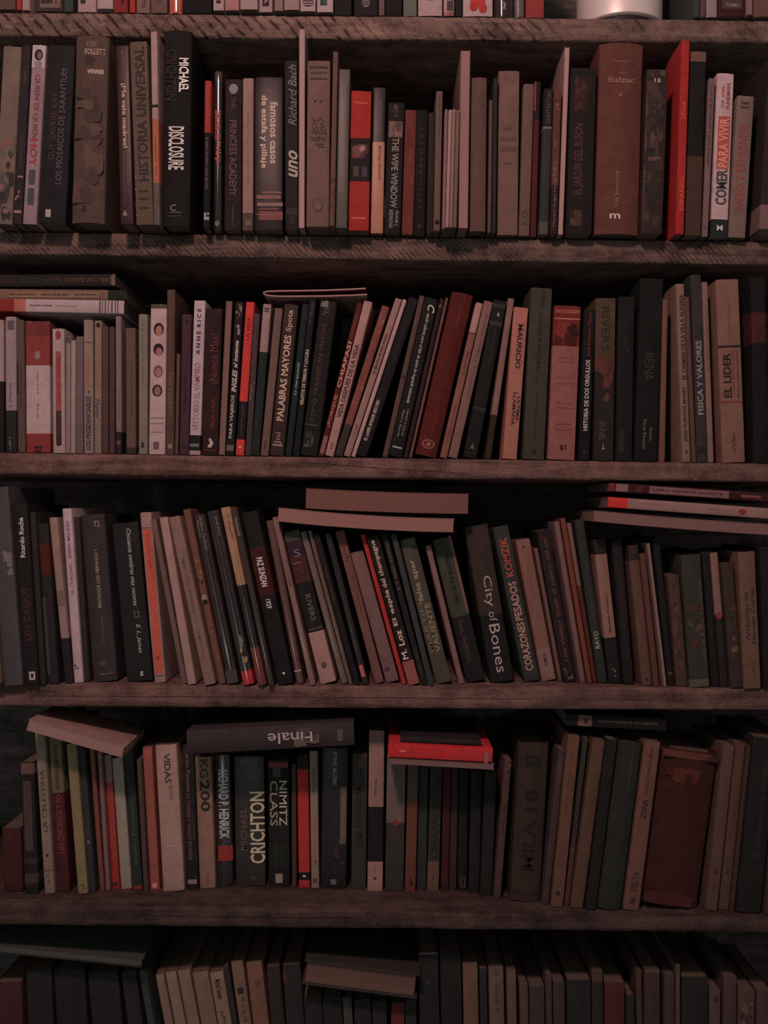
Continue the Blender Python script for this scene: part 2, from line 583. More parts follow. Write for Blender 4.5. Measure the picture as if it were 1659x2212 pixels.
                ef.append(tuple(range(n, n + 9))); emi.append(idx)
        if tv:
            put('lettering', tv, tf, tm, tmi)
        if ev:
            put({'r': 'printed_label', 'o': 'emblem', '~': 'small_print', '#': 'cover_picture'}[kind], ev, ef, em, emi)
    return root

ROWNAME = ['top shelf', 'second shelf', 'third shelf', 'fourth shelf', 'fifth shelf', 'bottom shelf']
YLIM = [(-0.01, 0.03), (-0.035, 0.05), (0.001, 0.014), (-0.022, 0.045), (0.005, 0.06), (0.046, 0.046)]
ENTRIES = []
def B(row, x0b, x1b, yb, x0t, yt, col, desc, bands=(), marks=(), f='', Y=None, d=None):
    ENTRIES.append(dict(kind='up', row=row, x0b=x0b, x1b=x1b, yb=yb, x0t=x0t, yt=yt, col=col, desc=desc, bands=bands, marks=marks, f=f, Y=Y, d=d))
def F(row, xl, xr, yl, yr, th, col, desc, bands=(), marks=(), f='', Y=0.0, d=0.13, bend=0.0, plan=0.0, where=''):
    """a book lying flat: xl/xr ends, yl/yr the lower edge at each end, th thickness (photo pixels)"""
    ENTRIES.append(dict(kind='flat', row=row, xl=xl, xr=xr, yl=yl, yr=yr, th=th, col=col, desc=desc, bands=bands, marks=marks, f=f, Y=Y, d=d, bend=bend, plan=plan, where=where))

def conv_marks(marks, fr, px, pos, t):
    """marks from photo pixels to fractions; px(y) gives the photo position used to read a colour"""
    out = []
    for mk in marks:
        k = mk[0]
        if k in 'udh':
            out.append((k, mk[1], fr(mk[2]), fr(mk[3]), mk[4], mk[5], albedo(mk[6], *pos((mk[2] + mk[3]) / 2), soft=0.35), mk[7] if len(mk) > 7 else ''))
        elif k in 'r~':
            out.append((k, fr(mk[1]), fr(mk[2]), mk[3], mk[4], albedo(mk[5], *pos((mk[1] + mk[2]) / 2), soft=0.7)))
        elif k == 'o':
            out.append((k, fr(mk[1]), mk[2], mk[3] * S, mk[4] * S, albedo(mk[5], *pos(mk[1]))))
        elif k == '#':
            out.append((k, fr(mk[1]), fr(mk[2]), mk[3], mk[4], [albedo(c, *pos((mk[1] + mk[2]) / 2)) for c in mk[5].split()], mk[6]))
    return out
# ================================================================ top shelf (only the feet of its books show)
T = -330
def R0(x0, x1, yb, col, desc, yt=-330, **k):
    B(0, x0, x1, yb, x0, yt, col, desc, **k)
R0(-6, 33, 20, '6a4a44', 'dull pink brown spine')
R0(35, 46, 21, 'b43a34', 'narrow bright red spine')
R0(47, 64, 22, '9a726e', 'pale cream slim paperback')
R0(74, 136, 24, '4a3530', 'dark spine with cream frame', marks=[('r', -30, 17, .55, .72, '7a5a50'), ('r', -40, 8, .5, .55, '3e302c')])
R0(137, 158, 25, '414a44', 'dusky green spine', yt=-300)
R0(167, 208, 26, '9c7672', 'pale spine with blue stamp', yt=-300, marks=[('o', 4, .3, 6, 5, '3c3640')])
R0(209, 244, 26, 'a07c79', 'white spine with navy foot', bands=[(19, 27, '35303e')])
R0(245, 276, 27, '8e3430', 'dark stained red spine', yt=-290, marks=[('#', -20, 12, .5, .6, '4a2424 6a2a28', 6)])
R0(279, 292, 27, 'bb3b33', 'thin vivid red spine')
R0(294, 324, 28, '86605a', 'tan spine with brown lettering', yt=-310, marks=[('~', -20, 18, .5, .5, '4e3834')])
R0(325, 361, 28, '7a544e', 'brown spine with faint lettering', marks=[('~', -20, 20, .5, .45, '573c38')])
R0(363, 393, 28, 'c0584a', 'orange red glossy spine', f='g')
R0(396, 458, 28, '1e191b', 'wide black spine', yt=-250)
R0(460, 484, 22, 'a47e79', 'cream spine with grey badge', marks=[('o', 4, .5, 6, 4, '4a3a3a')])
R0(485, 517, 22, 'a86a64', 'salmon pink spine', yt=-290)
R0(518, 557, 20, '9c7570', 'wide cream spine', yt=-300)
R0(559, 589, 26, '3c2e2c', 'white framed dark emblem spine', bands=[(-60, 26, '9c7672')], marks=[('r', -30, 14, .5, .5, '3a2e30'), ('d', 'A', -2, 8, .5, .3, '9c7672')])
R0(592, 612, 23, '8e6862', 'slim beige spine')
R0(613, 647, 21, '987069', 'plain broad beige spine', yt=-280)
R0(648, 682, 24, 'a67f7b', 'white spine with striped globe', marks=[('o', 5, .52, 12, 10, '4c3a3a'), ('r', 9, 11, .52, .6, 'a67f7b'), ('r', 4, 6, .52, .68, 'a67f7b'), ('r', -1, 1, .52, .6, 'a67f7b')])
R0(684, 720, 26, 'a88280', 'white spine with teal picture', marks=[('r', -30, 12, .42, .42, '3c4c50'), ('#', -14, 12, .42, .42, '2c3c44 55706a', 4)])
R0(721, 760, 33, '221d1c', 'plain black spine', yt=-280)
R0(764, 817, 34, '2a2322', 'black spine with striped globe', marks=[('o', 6, .5, 9, 10, '7a6a62'), ('r', 9, 11, .5, .36, '2a2322'), ('r', 4, 6, .5, .4, '2a2322'), ('r', -1, 1, .5, .4, '2a2322')])
R0(818, 831, 33, '7c5852', 'narrow brown cream spine')
R0(832, 869, 34, '1f1b1a', 'matte black spine', yt=-300)
R0(871, 901, 35, '6f6a5c', 'pale sage green spine')
R0(903, 956, 34, 'a57d7b', 'broad white smudged spine', marks=[('~', -12, 2, .5, .3, '6a4c4c')])
R0(958, 982, 34, '9b6b68', 'pink spine with dark triangle', f='s', bands=[(26, 34, '9a4a48')], marks=[('r', -30, 24, .6, .6, '3c2c2c'), ('r', -4, 2, .5, .5, '9b6b68')])
R0(983, 999, 35, '261f1f', 'slim black spine', yt=-290)
R0(1000, 1065, 35, 'aa8381', 'white spine with red heart', marks=[('r', -6, 14, .5, .5, 'c03a34'), ('o', 15, .36, 9, 10, 'c03a34'), ('o', 18, .66, 9, 11, 'c03a34')])
R0(1067, 1111, 37, '30211f', 'glossy dark brown spine', f='g', marks=[('~', -20, 20, .5, .2, 'a08a7c')])
R0(1112, 1134, 37, '6e5c58', 'silvery grey glossy spine', f='g')
R0(1136, 1176, 38, 'a03c38', 'solid brick red spine')
R0(1499, 1512, 37, '41463f', 'narrow dark green spine', yt=-280)
R0(1513, 1525, 37, '5e4440', 'narrow brown spine', yt=-300)
R0(1526, 1550, 37, '8a6a66', 'greyish cream spine')
R0(1552, 1612, 36, '40211f', 'dark red spine with label', marks=[('r', -20, 20, .5, .74, '4a3632'), ('h', 'TOMO', 8, 16, .5, .5, '8a6a62')], yt=-260)
R0(1613, 1626, 30, '83615a', 'thin beige spine', yt=-280)
R0(1627, 1672, 36, '6e4a40', 'wide tan brown spine')

# ================================================================ second shelf
B(1, -14, 26, 485, 7, 98, '7b5f53', 'worn illustrated cream spine', marks=[('#', 300, 350, .5, .9, '8a5a50 4a4a42 6a5a4a', 7), ('#', 350, 480, .5, .95, '463c36 8a5c54 5a4c44 3c3430', 16)])
B(1, 27, 47, 484, 47, 96, '36272a', 'dark spine with slanted stripe', marks=[('~', 150, 180, .5, .3, '5e4844'), ('~', 290, 360, .5, .25, '5a4844'), ('r', 380, 384, .6, .6, '8e665e'), ('#', 390, 440, .4, .6, '8e665e 241c1c', 5), ('r', 455, 461, .5, .8, '8e665e')])
B(1, 48, 79, 486, 70, 95, '8a686a', 'lilac magazine with tiny portrait', marks=[
    ('r', 97, 146, .5, .94, 'a58a88'), ('o', 118, .5, 9, 12, '33292c'), ('o', 119, .55, 5, 8, '8a5a50'), ('r', 132, 146, .5, .5, '8a6a6c'),
    ('d', 'QUIEN ES QUIEN', 160, 300, .5, .42, '7d4448', 'b'), ('d', 'HOY', 300, 360, .5, .5, '96363c', 'b'), ('r', 368, 400, .5, .45, '4a5054'), ('r', 408, 444, .5, .42, '465054')])
B(1, 81, 141, 482, 103, 95, '231c21', 'very dark indigo spine', f='', marks=[
    ('u', 'GUY GAVRIEL KAY', 200, 345, .36, .22, '4a2c32', 'b'), ('u', 'LOS MOSAICOS DE SARANTIUM', 147, 398, .66, .22, '5a4a66'), ('r', 453, 470, .36, .2, '8a8070')])
B(1, 152, 224, 482, 162, 76, '5c4239', 'thick brown camouflage spine', f='H', marks=[
    ('h', 'KEN', 88, 100, .5, .3, '8a5e54'), ('h', 'FOLLETT', 104, 117, .62, .62, '9a7468', 'b'), ('#', 120, 140, .35, .6, '3a2a28 4a342e', 4), ('h', 'WINNER', 149, 159, .65, .5, 'b08c7c', 'bm'),
    ('#', 190, 300, .5, .9, '513a34 664a40 4e3a33', 9), ('#', 290, 440, .5, .9, '66493f 503a34 5f4038', 12), ('h', 'A', 443, 460, .4, .17, '2e2624', 'b')])
B(1, 261, 291, 484, 252, 97, '3a2222', 'dark red brown lettered spine', f='s', marks=[
    ('~', 110, 170, .5, .3, '6a4038'), ('d', '¡Me vale madres!', 180, 320, .5, .42, 'b07f74', 'b'), ('d', 'Mantras mexicanos para vivir', 328, 440, .4, .2, '74443e'), ('d', 'la liberacion', 328, 400, .7, .2, '74443e'), ('h', '6', 455, 467, .4, .3, 'a07468')])
B(1, 291, 331, 486, 275, 88, '6a4f41', 'olive brown tattered spine', marks=[
    ('u', 'HISTORIA UNIVERSAL', 100, 392, .55, .56, '352a27', 'b'), ('r', 412, 416, .5, .5, '3a2e2a'), ('r', 428, 432, .5, .5, '3a2e2a'), ('r', 448, 452, .5, .55, '3a2e2a'), ('#', 380, 480, .06, .12, 'b0806e', 8)])
B(1, 332, 347, 486, 325, 67, '9a716a', 'slim cream orange grey spine', bands=[(256, 395, 'a85a44'), (395, 486, '66544e')], marks=[('r', 226, 232, .5, 1.0, '241c1c'), ('~', 290, 380, .5, .3, '8a4838')])
B(1, 347, 409, 482, 352, 65, '1d1817', 'huge black silver lettered hardback', f='H', marks=[
    ('d', 'MICHAEL', 124, 196, .74, .34, 'b8a89c', 'bm'), ('d', 'CRICHTON', 105, 215, .30, .38, '342625', 'b'), ('d', 'DISCLOSURE', 270, 362, .50, .56, 'a49a8c', 'bm'), ('h', 'C', 436, 450, .42, .2, '7a6a64'), ('r', 452, 454, .5, .4, '6a5a54'), ('r', 459, 462, .45, .55, '3a302e')], d=.15)
B(1, 438, 453, 498, 442, 173, '1d1817', 'thin spine red above black', bands=[(173, 288, 'ab3832')], marks=[
    ('~', 185, 275, .5, .35, 'c05a50'), ('d', 'EL DIARIO DE ANNE Y OTROS RELATOS', 300, 412, .45, .3, '7a6258'), ('r', 464, 480, .3, .3, '8c8c92'), ('r', 473, 480, .7, .4, '8c8c92'), ('r', 464, 469, .75, .3, '8c8c92')])
B(1, 460, 478, 498, 462, 152, '2c2625', 'slim glossy red lettered spine', f='g', bands=[(152, 176, '4e3834')], marks=[
    ('u', 'Que hacer', 178, 234, .5, .6, 'a49890', 'bi'), ('d', 'CUANDO MAMA O PAPA', 238, 304, .5, .7, 'a8463e', 'b'), ('d', 'TRABAJA', 306, 354, .5, .7, 'a8463e', 'b'), ('o', 484, .5, 5, 6, '6a5e50')])
B(1, 484, 521, 498, 486, 170, '2f2023', 'dark plum fantasy spine', marks=[
    ('o', 192, .5, 9.5, 11, '7d6e74'), ('d', 'THE', 210, 236, .5, .25, '5e4248'), ('d', 'PRINCESS ACADEMY', 260, 424, .5, .42, '6c4c50'), ('~', 444, 490, .5, .15, '6c4c50')])
B(1, 523, 547, 498, 524, 168, '93695f', 'plain salmon cream spine', bands=[(460, 498, '5d453f')], marks=[('~', 240, 400, .5, .35, '85605a'), ('o', 482, .55, 7, 6, '7a5c52')])
B(1, 549, 611, 498, 550, 165, '1f1616', 'wide black pillage spine', f='s', marks=[
    ('d', 'famosos casos', 220, 354, .68, .27, 'ad8a76', 'b'), ('d', 'de estafa y pillaje', 206, 364, .32, .27, 'ad8a76', 'b'),
    ('r', 414, 418, .6, .7, '7a3c3a'), ('r', 422, 430, .5, .85, '74423e'), ('r', 434, 436, .45, .8, '3a2222'), ('r', 438, 446, .55, .9, '7a524a'), ('r', 450, 454, .5, .7, '5e2c2a'), ('r', 457, 476, .58, .84, '6a2a2a'), ('r', 463, 465, .5, .9, '8a4440')])
B(1, 616, 645, 499, 614, 130, '2a2423', 'black spine with script name', marks=[
    ('u', 'Richard Bach', 140, 272, .60, .62, '75675f', 'i'), ('u', 'uno', 326, 384, .62, .72, '9a8276', 'bi'), ('r', 450, 466, .5, .8, '3a3230'), ('~', 468, 486, .5, .4, '4a403c')])
B(1, 645, 658, 492, 646, 52, 'a07670', 'tall thin ragged white booklet', f='P')
B(1, 661, 711, 490, 664, 130, '7d574e', 'broad faded cream spine', marks=[
    ('r', 143, 148, .5, .8, '4c3833'), ('r', 155, 159, .5, .7, '543c36'), ('r', 168, 172, .5, .75, '4c3833'), ('o', 219, .35, 2, 2.5, '3a2c2a'), ('o', 219, .6, 2, 2.5, '3a2c2a'),
    ('h', 'LA', 252, 262, .5, .5, '5a3a35', 'b'), ('h', 'CA SA', 266, 278, .5, .6, '4e3732'), ('h', 'VERDE', 280, 290, .5, .72, '4e3732', 'b'), ('h', 'NUEVA', 295, 305, .5, .64, '4e3732', 'b'), ('~', 312, 320, .5, .5, '5a4039'), ('o', 444, .5, 11, 14, '66473f'), ('o', 444, .5, 8, 10, '7d574e')])
B(1, 711, 723, 484, 719, 110, '6e4a42', 'thin stained tan spine', marks=[('#', 380, 480, .5, .9, '8a6256 3e2e2a 553c34', 8)])
B(1, 724, 750, 492, 731, 148, '5c4e44', 'grey green plain spine', f='s')
B(1, 751, 797, 498, 757, 195, 'ae322b', 'wide red and black spine', bands=[(298, 392, '2c1f21')], marks=[
    ('h', 'Penguin', 218, 226, .5, .66, 'c4604e'), ('#', 312, 342, .5, .8, '7c4c4a 9c6864 5c3434 8a3a38', 10), ('r', 360, 382, .33, .26, '4f443a'), ('r', 360, 382, .74, .26, '4e3a48'), ('r', 470, 474, .5, .7, 'c45240')])
B(1, 800, 828, 505, 806, 188, '2d242a', 'spine dark above peach below', f='s', bands=[(307, 505, 'ac6b58')], marks=[
    ('u', 'Danielle Steel', 214, 282, .5, .42, '4e426a', 'i'), ('d', 'MENSAJE URGENTE', 316, 390, .58, .25, '5a3a36')])
B(1, 829, 865, 503, 839, 220, '221b1a', 'black spine with landscape stamp', marks=[
    ('#', 226, 256, .5, .5, '4a3432 6a4640 3a2c28', 6), ('r', 262, 296, .5, .84, '7a5850'), ('#', 264, 294, .5, .8, '8a6258 4c4440 5c4a44 96564a', 10), ('d', 'THE WIPE WINDOW', 298, 450, .52, .42, '7d6c60', 'b'), ('d', 'FRANK J.', 456, 490, .72, .24, '7d6c60', 'b'), ('d', 'REDMOND', 454, 494, .40, .24, '7d6c60', 'b')])
B(1, 867, 893, 507, 875, 236, '74362f', 'rusty red plain spine', marks=[('#', 250, 500, .5, .8, '7d4038 66322c', 8)])
B(1, 893, 918, 507, 900, 236, '1d1716', 'black spine with spaced capitals', marks=[('d', 'L O S  M A R A V I L L A S', 276, 452, .5, .22, '4c342f'), ('o', 490, .5, 3, 5, '4c342f')])
B(1, 921, 936, 505, 926, 242, '38281f', 'narrow umber spine')
B(1, 936, 951, 500, 942, 196, '74534c', 'narrow mottled beige spine', marks=[('o', 482, .5, 5, 5, '201a1a'), ('~', 205, 300, .5, .3, '5e433e')])
for i, (a, b, c) in enumerate([(955, 962, 961), (962, 970, 969), (970, 978, 977), (978, 987, 985)]):
    B(1, a, b, 489, c, 235 + i % 2, ['8a625b', '9a6f67', '8e645d', '80594f'][i], ['first', 'second', 'third', 'fourth'][i] + ' of four thin cream booklets')
B(1, 990, 1011, 486, 995, 107, '94665f', 'tall cream page edge book', f='P')
B(1, 1013, 1050, 502, 1016, 167, '6b4740', 'rounded shabby brown spine', f='H')
B(1, 1053, 1061, 503, 1057, 215, '6a4740', 'sliver of pinkish brown spine')
B(1, 1062, 1072, 503, 1066, 168, '2c2f2c', 'slim blackish green spine', marks=[('#', 168, 200, .5, 1.0, '4a2c20 3a241c', 8)])
B(1, 1073, 1119, 508, 1077, 152, '7d564d', 'stout cream paperback, square dark print', marks=[
    ('~', 172, 178, .5, .6, '6a4a42'), ('h', 'LAS', 270, 282, .45, .36, '4e3a34', 'b'), ('h', 'MALAS', 294, 306, .5, .74, '543e37', 'b'), ('h', 'LENGUAS', 317, 327, .5, .76, '543e37', 'b'), ('r', 351, 355, .5, .4, '5a423b')])
B(1, 1120, 1144, 510, 1131, 180, '71504a', 'dusty pink spine, large monogram', marks=[('u', 'KO', 456, 486, .5, .62, '4a3632')])
B(1, 1145, 1159, 512, 1155, 175, '5a2321', 'slim blackish red spine', bands=[(175, 257, '241c1b')], marks=[('r', 176, 240, .12, .25, 'a03630')])
B(1, 1165, 1186, 508, 1177, 190, '3a3a3c', 'slate spine with black cap', bands=[(190, 273, '1f1b1b'), (273, 278, '7c645c'), (480, 506, '584c48')], marks=[('u', 'CHESTERTON', 198, 268, .55, .45, '5a4c46')])
B(1, 1187, 1204, 505, 1196, 192, '643831', 'flowery reddish spine', bands=[(400, 505, '33211f')], marks=[('#', 195, 400, .5, .8, '7d4640 52302c 8a5048', 16), ('u', 'Manuel Angel Perez Lopez', 350, 490, .5, .4, '7c5248')])
B(1, 1205, 1216, 508, 1220, 100, 'a0736c', 'tall slim pale magazine', f='P')
B(1, 1223, 1279, 506, 1234, 145, '211917', 'black spine with ornate plaques', marks=[
    ('r', 166, 240, .42, .56, '2e1f1c'), ('#', 166, 240, .42, .5, '512c27 3d2521 4a2a26', 16), ('u', 'EL JARDIN DEL BUFON', 268, 422, .42, .44, '4c2f2a', 'b'), ('r', 455, 490, .35, .45, '4a2f2a'), ('#', 456, 490, .35, .42, '5c3a33 3a2420', 8)])
B(1, 1286, 1382, 508, 1297, 91, '66372f', 'widest maroon brown spine', f='H', marks=[
    ('r', 130, 133, .5, .4, '7c4a44'), ('h', 'de', 152, 160, .5, .14, '85544e'), ('h', 'Balzac', 166, 178, .5, .58, '93605a'), ('h', '*', 200, 210, .48, .08, '93605a'), ('u', 'Vida Sonriente', 372, 452, .45, .10, '85584e'), ('h', 'm', 464, 475, .43, .24, 'b48a84', 'b')])
B(1, 1384, 1431, 508, 1398, 148, '33211e', 'dark collage patterned spine', f='s', marks=[
    ('#', 150, 500, .45, .85, '4a302b 2a201c 5a3c35 3a2a22 241a18', 44), ('r', 340, 350, .4, .8, '5c3a34'), ('h', '15', 169, 178, .5, .3, '9a9a6c', 'b'), ('~', 220, 365, .6, .12, '6a4a42')])
B(1, 1459, 1478, 490, 1472, 86, 'a62c2a', 'tall scarlet proud spine', marks=[('u', '¿Que', 214, 250, .5, .5, 'b6503e', 'b'), ('u', 'ESPAÑOL', 366, 442, .5, .55, 'ae4636', 'b')], d=.15)
B(1, 1480, 1515, 505, 1492, 110, '4a3229', 'black topped brown spine', bands=[(110, 132, '744b43'), (132, 336, '1d1716')])
B(1, 1516, 1530, 515, 1532, 168, '7c5a55', 'thin beige captioned spine', marks=[('u', 'APRENDE SOBRE EL JARDIN Y SUS SECRETOS', 180, 360, .5, .5, '3e3030'), ('r', 490, 500, .4, .6, '5a443f')])
B(1, 1535, 1572, 518, 1550, 157, 'a27d7b', 'white green and red lettered spine', bands=[(478, 518, '262826')], marks=[
    ('r', 252, 368, .52, .70, '9d4a42'), ('u', 'DR. JOEL', 184, 232, .40, .22, '8d464a', 'b'), ('u', 'FUHRMAN', 180, 236, .68, .24, '8d464a', 'b'), ('u', 'PARA VIVIR', 256, 364, .52, .58, 'c26e60', 'b'), ('u', 'COMER', 369, 446, .50, .66, '3b3a34', 'b'), ('h', 'M', 491, 503, .5, .35, 'a09088', 'b')])
B(1, 1574, 1611, 520, 1594, 205, '7b5a52', 'tan spine with red capitals', marks=[
    ('r', 219, 225, .45, .5, '4a3a36'), ('r', 229, 234, .45, .5, '4a3a36'), ('u', 'ANXO Y TREXANDIS', 268, 462, .45, .52, '853c38')])
B(1, 1640, 1690, 508, 1662, 120, '2a201f', 'tilted dark spine, cream foot', bands=[(440, 492, '74524c')])

# ================================================================ third shelf
B(2, -14, 8, 977, -14, 690, '1f1a19', 'cream topped black spine', bands=[(690, 824, '8e6e68')])
B(2, 12, 36, 976, 11, 683, '222422', 'pale spine with black foot', bands=[(683, 886, '86696a')], marks=[('r', 692, 712, .5, .6, '5c4a50'), ('~', 820, 880, .5, .4, '5e4c4a'), ('~', 940, 970, .4, .2, '8a7068')])
B(2, 38, 55, 976, 35, 690, '5e433d', 'narrow clay brown spine', marks=[('~', 770, 880, .5, .5, '3e2e2c'), ('r', 780, 850, .1, .2, '2a2220')])
B(2, 56, 109, 975, 54, 693, '9b7975', 'wide red and white spine', bands=[(693, 726, '74322f'), (726, 788, '8b3833'), (934, 975, '86332f')], marks=[
    ('o', 766, .5, 6.5, 9.5, '86675f'), ('~', 800, 850, .5, .08, '5e4a48'), ('~', 868, 900, .5, .1, '4a3836'), ('r', 961, 966, .5, .32, '2a1e1e'), ('r', 969, 973, .5, .32, '2a1e1e')])
B(2, 114, 141, 975, 112, 709, '92716c', 'pale spine with red strip', marks=[('o', 724, .5, 6, 10, '8e403e'), ('r', 758, 885, .5, .44, '8c4440'), ('~', 770, 870, .5, .3, '6e302e'), ('r', 885, 955, .5, .44, '3a2426'), ('~', 890, 945, .5, .25, '5a3a3a'), ('o', 955, .5, 6, 5, '3a2426')])
B(2, 141, 152, 975, 142, 726, '866760', 'narrow greyed cream spine', marks=[('r', 728, 740, .5, .8, '4e423c')])
B(2, 152, 163, 975, 153, 735, '8f6f67', 'narrow ivory spine')
B(2, 163, 180, 975, 163, 726, '6b5459', 'mauve grey slim spine')
B(2, 181, 202, 976, 180, 690, '86685e', 'beige spine, black vertical capitals', marks=[('r', 738, 740, .5, .6, '4e3c38'), ('u', 'ATENTADO', 764, 836, .5, .5, '93504c', 'b'), ('o', 845, .5, 2.5, 2.5, '3c302c'), ('u', 'LOS PRESIDENCIABLES', 853, 968, .5, .52, '463230', 'b')])
B(2, 203, 219, 976, 204, 692, '84655a', 'cream spine with italic word', marks=[('o', 702, .5, 4.5, 5.5, '2c2624'), ('u', 'ADELANTE', 754, 838, .5, .6, '8e524e', 'i'), ('d', 'Humor', 859, 903, .5, .6, '4c3834', 'i')])
B(2, 220, 234, 976, 220, 704, '583a34', 'dim cocoa brown spine')
B(2, 235, 248, 976, 235, 705, '513733', 'dim chestnut spine')
B(2, 250, 263, 977, 249, 682, '7e5e5e', 'slender pink spine', bands=[(930, 977, '2a2020')], marks=[('~', 840, 910, .5, .4, '6a4444'), ('r', 948, 958, .5, .7, '5a3c3a')])
B(2, 272, 294, 976, 271, 708, '64493f', 'stone brown spine', bands=[(962, 976, '3a2c28')], marks=[('~', 780, 900, .55, .3, '4a3631')])
B(2, 299, 319, 977, 299, 678, '7d685b', 'yellowish ivory spine', marks=[('~', 690, 780, .4, .35, '6a5c4c'), ('~', 790, 830, .5, .35, '6a5850'), ('#', 952, 964, .5, .5, '1d1818 2a2222', 5)])
B(2, 321, 357, 970, 325, 656, 'a07b77', 'white spine with four faces', bands=[(656, 666, '5a423b')], marks=[
    ('o', 709, .52, 11, 14, '38282a'), ('o', 712, .54, 7, 11, 'a56458'), ('o', 751, .52, 11, 13, '2c2024'), ('o', 756, .56, 7, 9, '9a6058'),
    ('o', 797, .52, 10, 13, '6a4844'), ('o', 799, .54, 7, 10, '98625a'), ('o', 837, .48, 11, 13, '3c2a2c'), ('o', 838, .5, 7, 10, '8c5c54'),
    ('r', 893, 895, .5, .8, '805c5a'), ('r', 905, 906, .5, .8, '805c5a'), ('r', 923, 924, .5, .8, '8a6562'), ('r', 944, 959, .45, .35, '5f4848')])
B(2, 358, 376, 977, 360, 625, '5a3c34', 'tall coffee brown spine', marks=[('~', 660, 760, .5, .3, '664840'), ('d', 'THE SECRET', 800, 892, .5, .45, '6c4e46'), ('r', 954, 964, .5, .5, '7e6258')])
B(2, 377, 385, 978, 381, 763, '5e423b', 'short thin brown booklet')
B(2, 387, 408, 977, 393, 678, '4a2c42', 'purple spine', marks=[('o', 694, .5, 3, 4, '241a26'), ('u', 'EL PERRO QUE', 808, 884, .5, .4, '261a26'), ('o', 960, .5, 4, 3, '261a26')])
B(2, 408, 433, 979, 419, 648, '9f8083', 'slim white black lettered spine', bands=[(937, 970, '1c1a1b'), (970, 979, '8f706a')], marks=[
    ('u', 'A N N E  R I C E', 666, 764, .5, .36, '2f2628', 'b'), ('u', 'VITTORIO EL VAMPIRO', 782, 926, .5, .52, '8a5557', ''), ('r', 955, 962, .45, .8, '5c5e6c')])
B(2, 435, 471, 978, 444, 665, '2f1b1a', 'wine black broad spine', marks=[
    ('u', '¡Nunca Mas!', 720, 826, .65, .62, '59312f'), ('u', 'PERLA GALIA', 858, 922, .62, .24, '6a2e2c'), ('o', 946, .5, 3, 4, '9a8078'), ('#', 948, 962, .5, .4, 'a08880', 4), ('r', 967, 969, .5, .8, '5a2a28')])
B(2, 472, 486, 978, 488, 648, '82594f', 'slim coarse page edges', f='P')
B(2, 487, 505, 978, 508, 650, '1f1a19', 'travel phrase black spine', marks=[
    ('#', 656, 690, .5, .8, '7d5a48 5c463a 8a6a58', 7), ('#', 700, 722, .5, .7, '8c6c66 4a3634 74504a', 6), ('u', 'al instante', 734, 792, .5, .5, 'ab9284', 'bi'), ('u', 'INGLES', 796, 844, .5, .6, 'b2978a', 'bi'), ('u', 'PARA VIAJEROS', 850, 942, .5, .5, '98827a', 'b'), ('r', 956, 969, .5, .9, '5a504c')])
B(2, 508, 527, 981, 531, 651, 'cb3a36', 'neon red and black spine', bands=[(865, 947, '1e1717'), (947, 981, 'cb3a36')], marks=[('u', 'LA VIDA', 684, 734, .5, .4, '6e2222'), ('~', 872, 940, .5, .3, '54403c'), ('r', 962, 965, .5, .3, 'd88a80')])
B(2, 529, 543, 978, 548, 676, '4c3638', 'narrow dusky grey spine', marks=[('#', 760, 865, .5, .9, '7a5a52 66484a 4a3234', 14)])
B(2, 541, 560, 978, 567, 655, '232825', 'teal black spine, cream head', bands=[(655, 758, '8e6964')], marks=[('r', 664, 668, .5, .6, '4c3a38'), ('r', 670, 673, .5, .6, '4c3a38'), ('#', 880, 960, .5, .7, '2c3c36 26322e', 8)])
B(2, 562, 580, 980, 593, 664, '704f47', 'leaning dust brown spine', marks=[('o', 797, .5, 2, 2.5, 'a03a34'), ('~', 945, 968, .5, .4, '2c2422')])
B(2, 582, 613, 979, 614, 655, '3d2a26', 'dark spine, large cream capitals', marks=[
    ('u', 'PALABRAS MAYORES', 722, 905, .48, .50, 'a8826f', 'b'), ('r', 708, 716, .5, .06, '7a5a4e'), ('u', 'Spota', 668, 714, .52, .50, '9a7464', 'b'), ('u', 'Joi', 930, 955, .5, .5, '84685e'), ('r', 955, 959, .5, .7, '84685e')])
B(2, 615, 630, 978, 652, 655, '1f2a2c', 'midnight teal spine', marks=[('u', 'La marquesita', 780, 850, .5, .5, '82909a', 'i')])
B(2, 632, 647, 980, 668, 645, '1d1918', 'black spine, tiny cream capitals', marks=[('~', 650, 700, .5, .7, '4a3e3a'), ('u', 'RELATOS DE TERROR Y LOCURA', 752, 870, .5, .5, 'a28a74', 'b')])
B(2, 649, 686, 982, 692, 647, '1e1917', 'battered black spine, dim capitals', marks=[
    ('#', 648, 662, .5, .9, '7c645a 2a2220', 8), ('~', 664, 680, .4, .5, '54443e'), ('u', 'COMO TRIUNFE EN VENTAS', 697, 910, .42, .26, '4a3531'), ('r', 915, 917, .4, .8, '5a4640'), ('#', 930, 965, .4, .6, '3a3230 4c4340', 8)])
B(2, 687, 700, 978, 770, 652, '56241f', 'claret spine, pale capitals', marks=[
    ('u', 'LUIS PAZOS', 678, 728, .5, .62, '77352f'), ('u', 'CHIAPAS?', 734, 832, .5, .7, 'ac6f62', 'b'), ('u', '¿PORQUE', 848, 916, .5, .7, '9c4f48', 'b'), ('r', 935, 972, .5, .8, '7c4a46')])
B(2, 701, 721, 983, 786, 648, '9a6a62', 'leaning pink spine, dark capitals', marks=[('u', 'VIDA DESPUES DE LA VIDA', 742, 900, .5, .52, '3e2a28', 'b'), ('~', 955, 970, .5, .4, '5e3e3a')])
B(2, 722, 740, 983, 825, 658, '80413a', 'leaning mottled red spine', bands=[(915, 983, '3e2e26')], marks=[('#', 670, 900, .5, .9, '94463e 86564c 74443c', 20)])
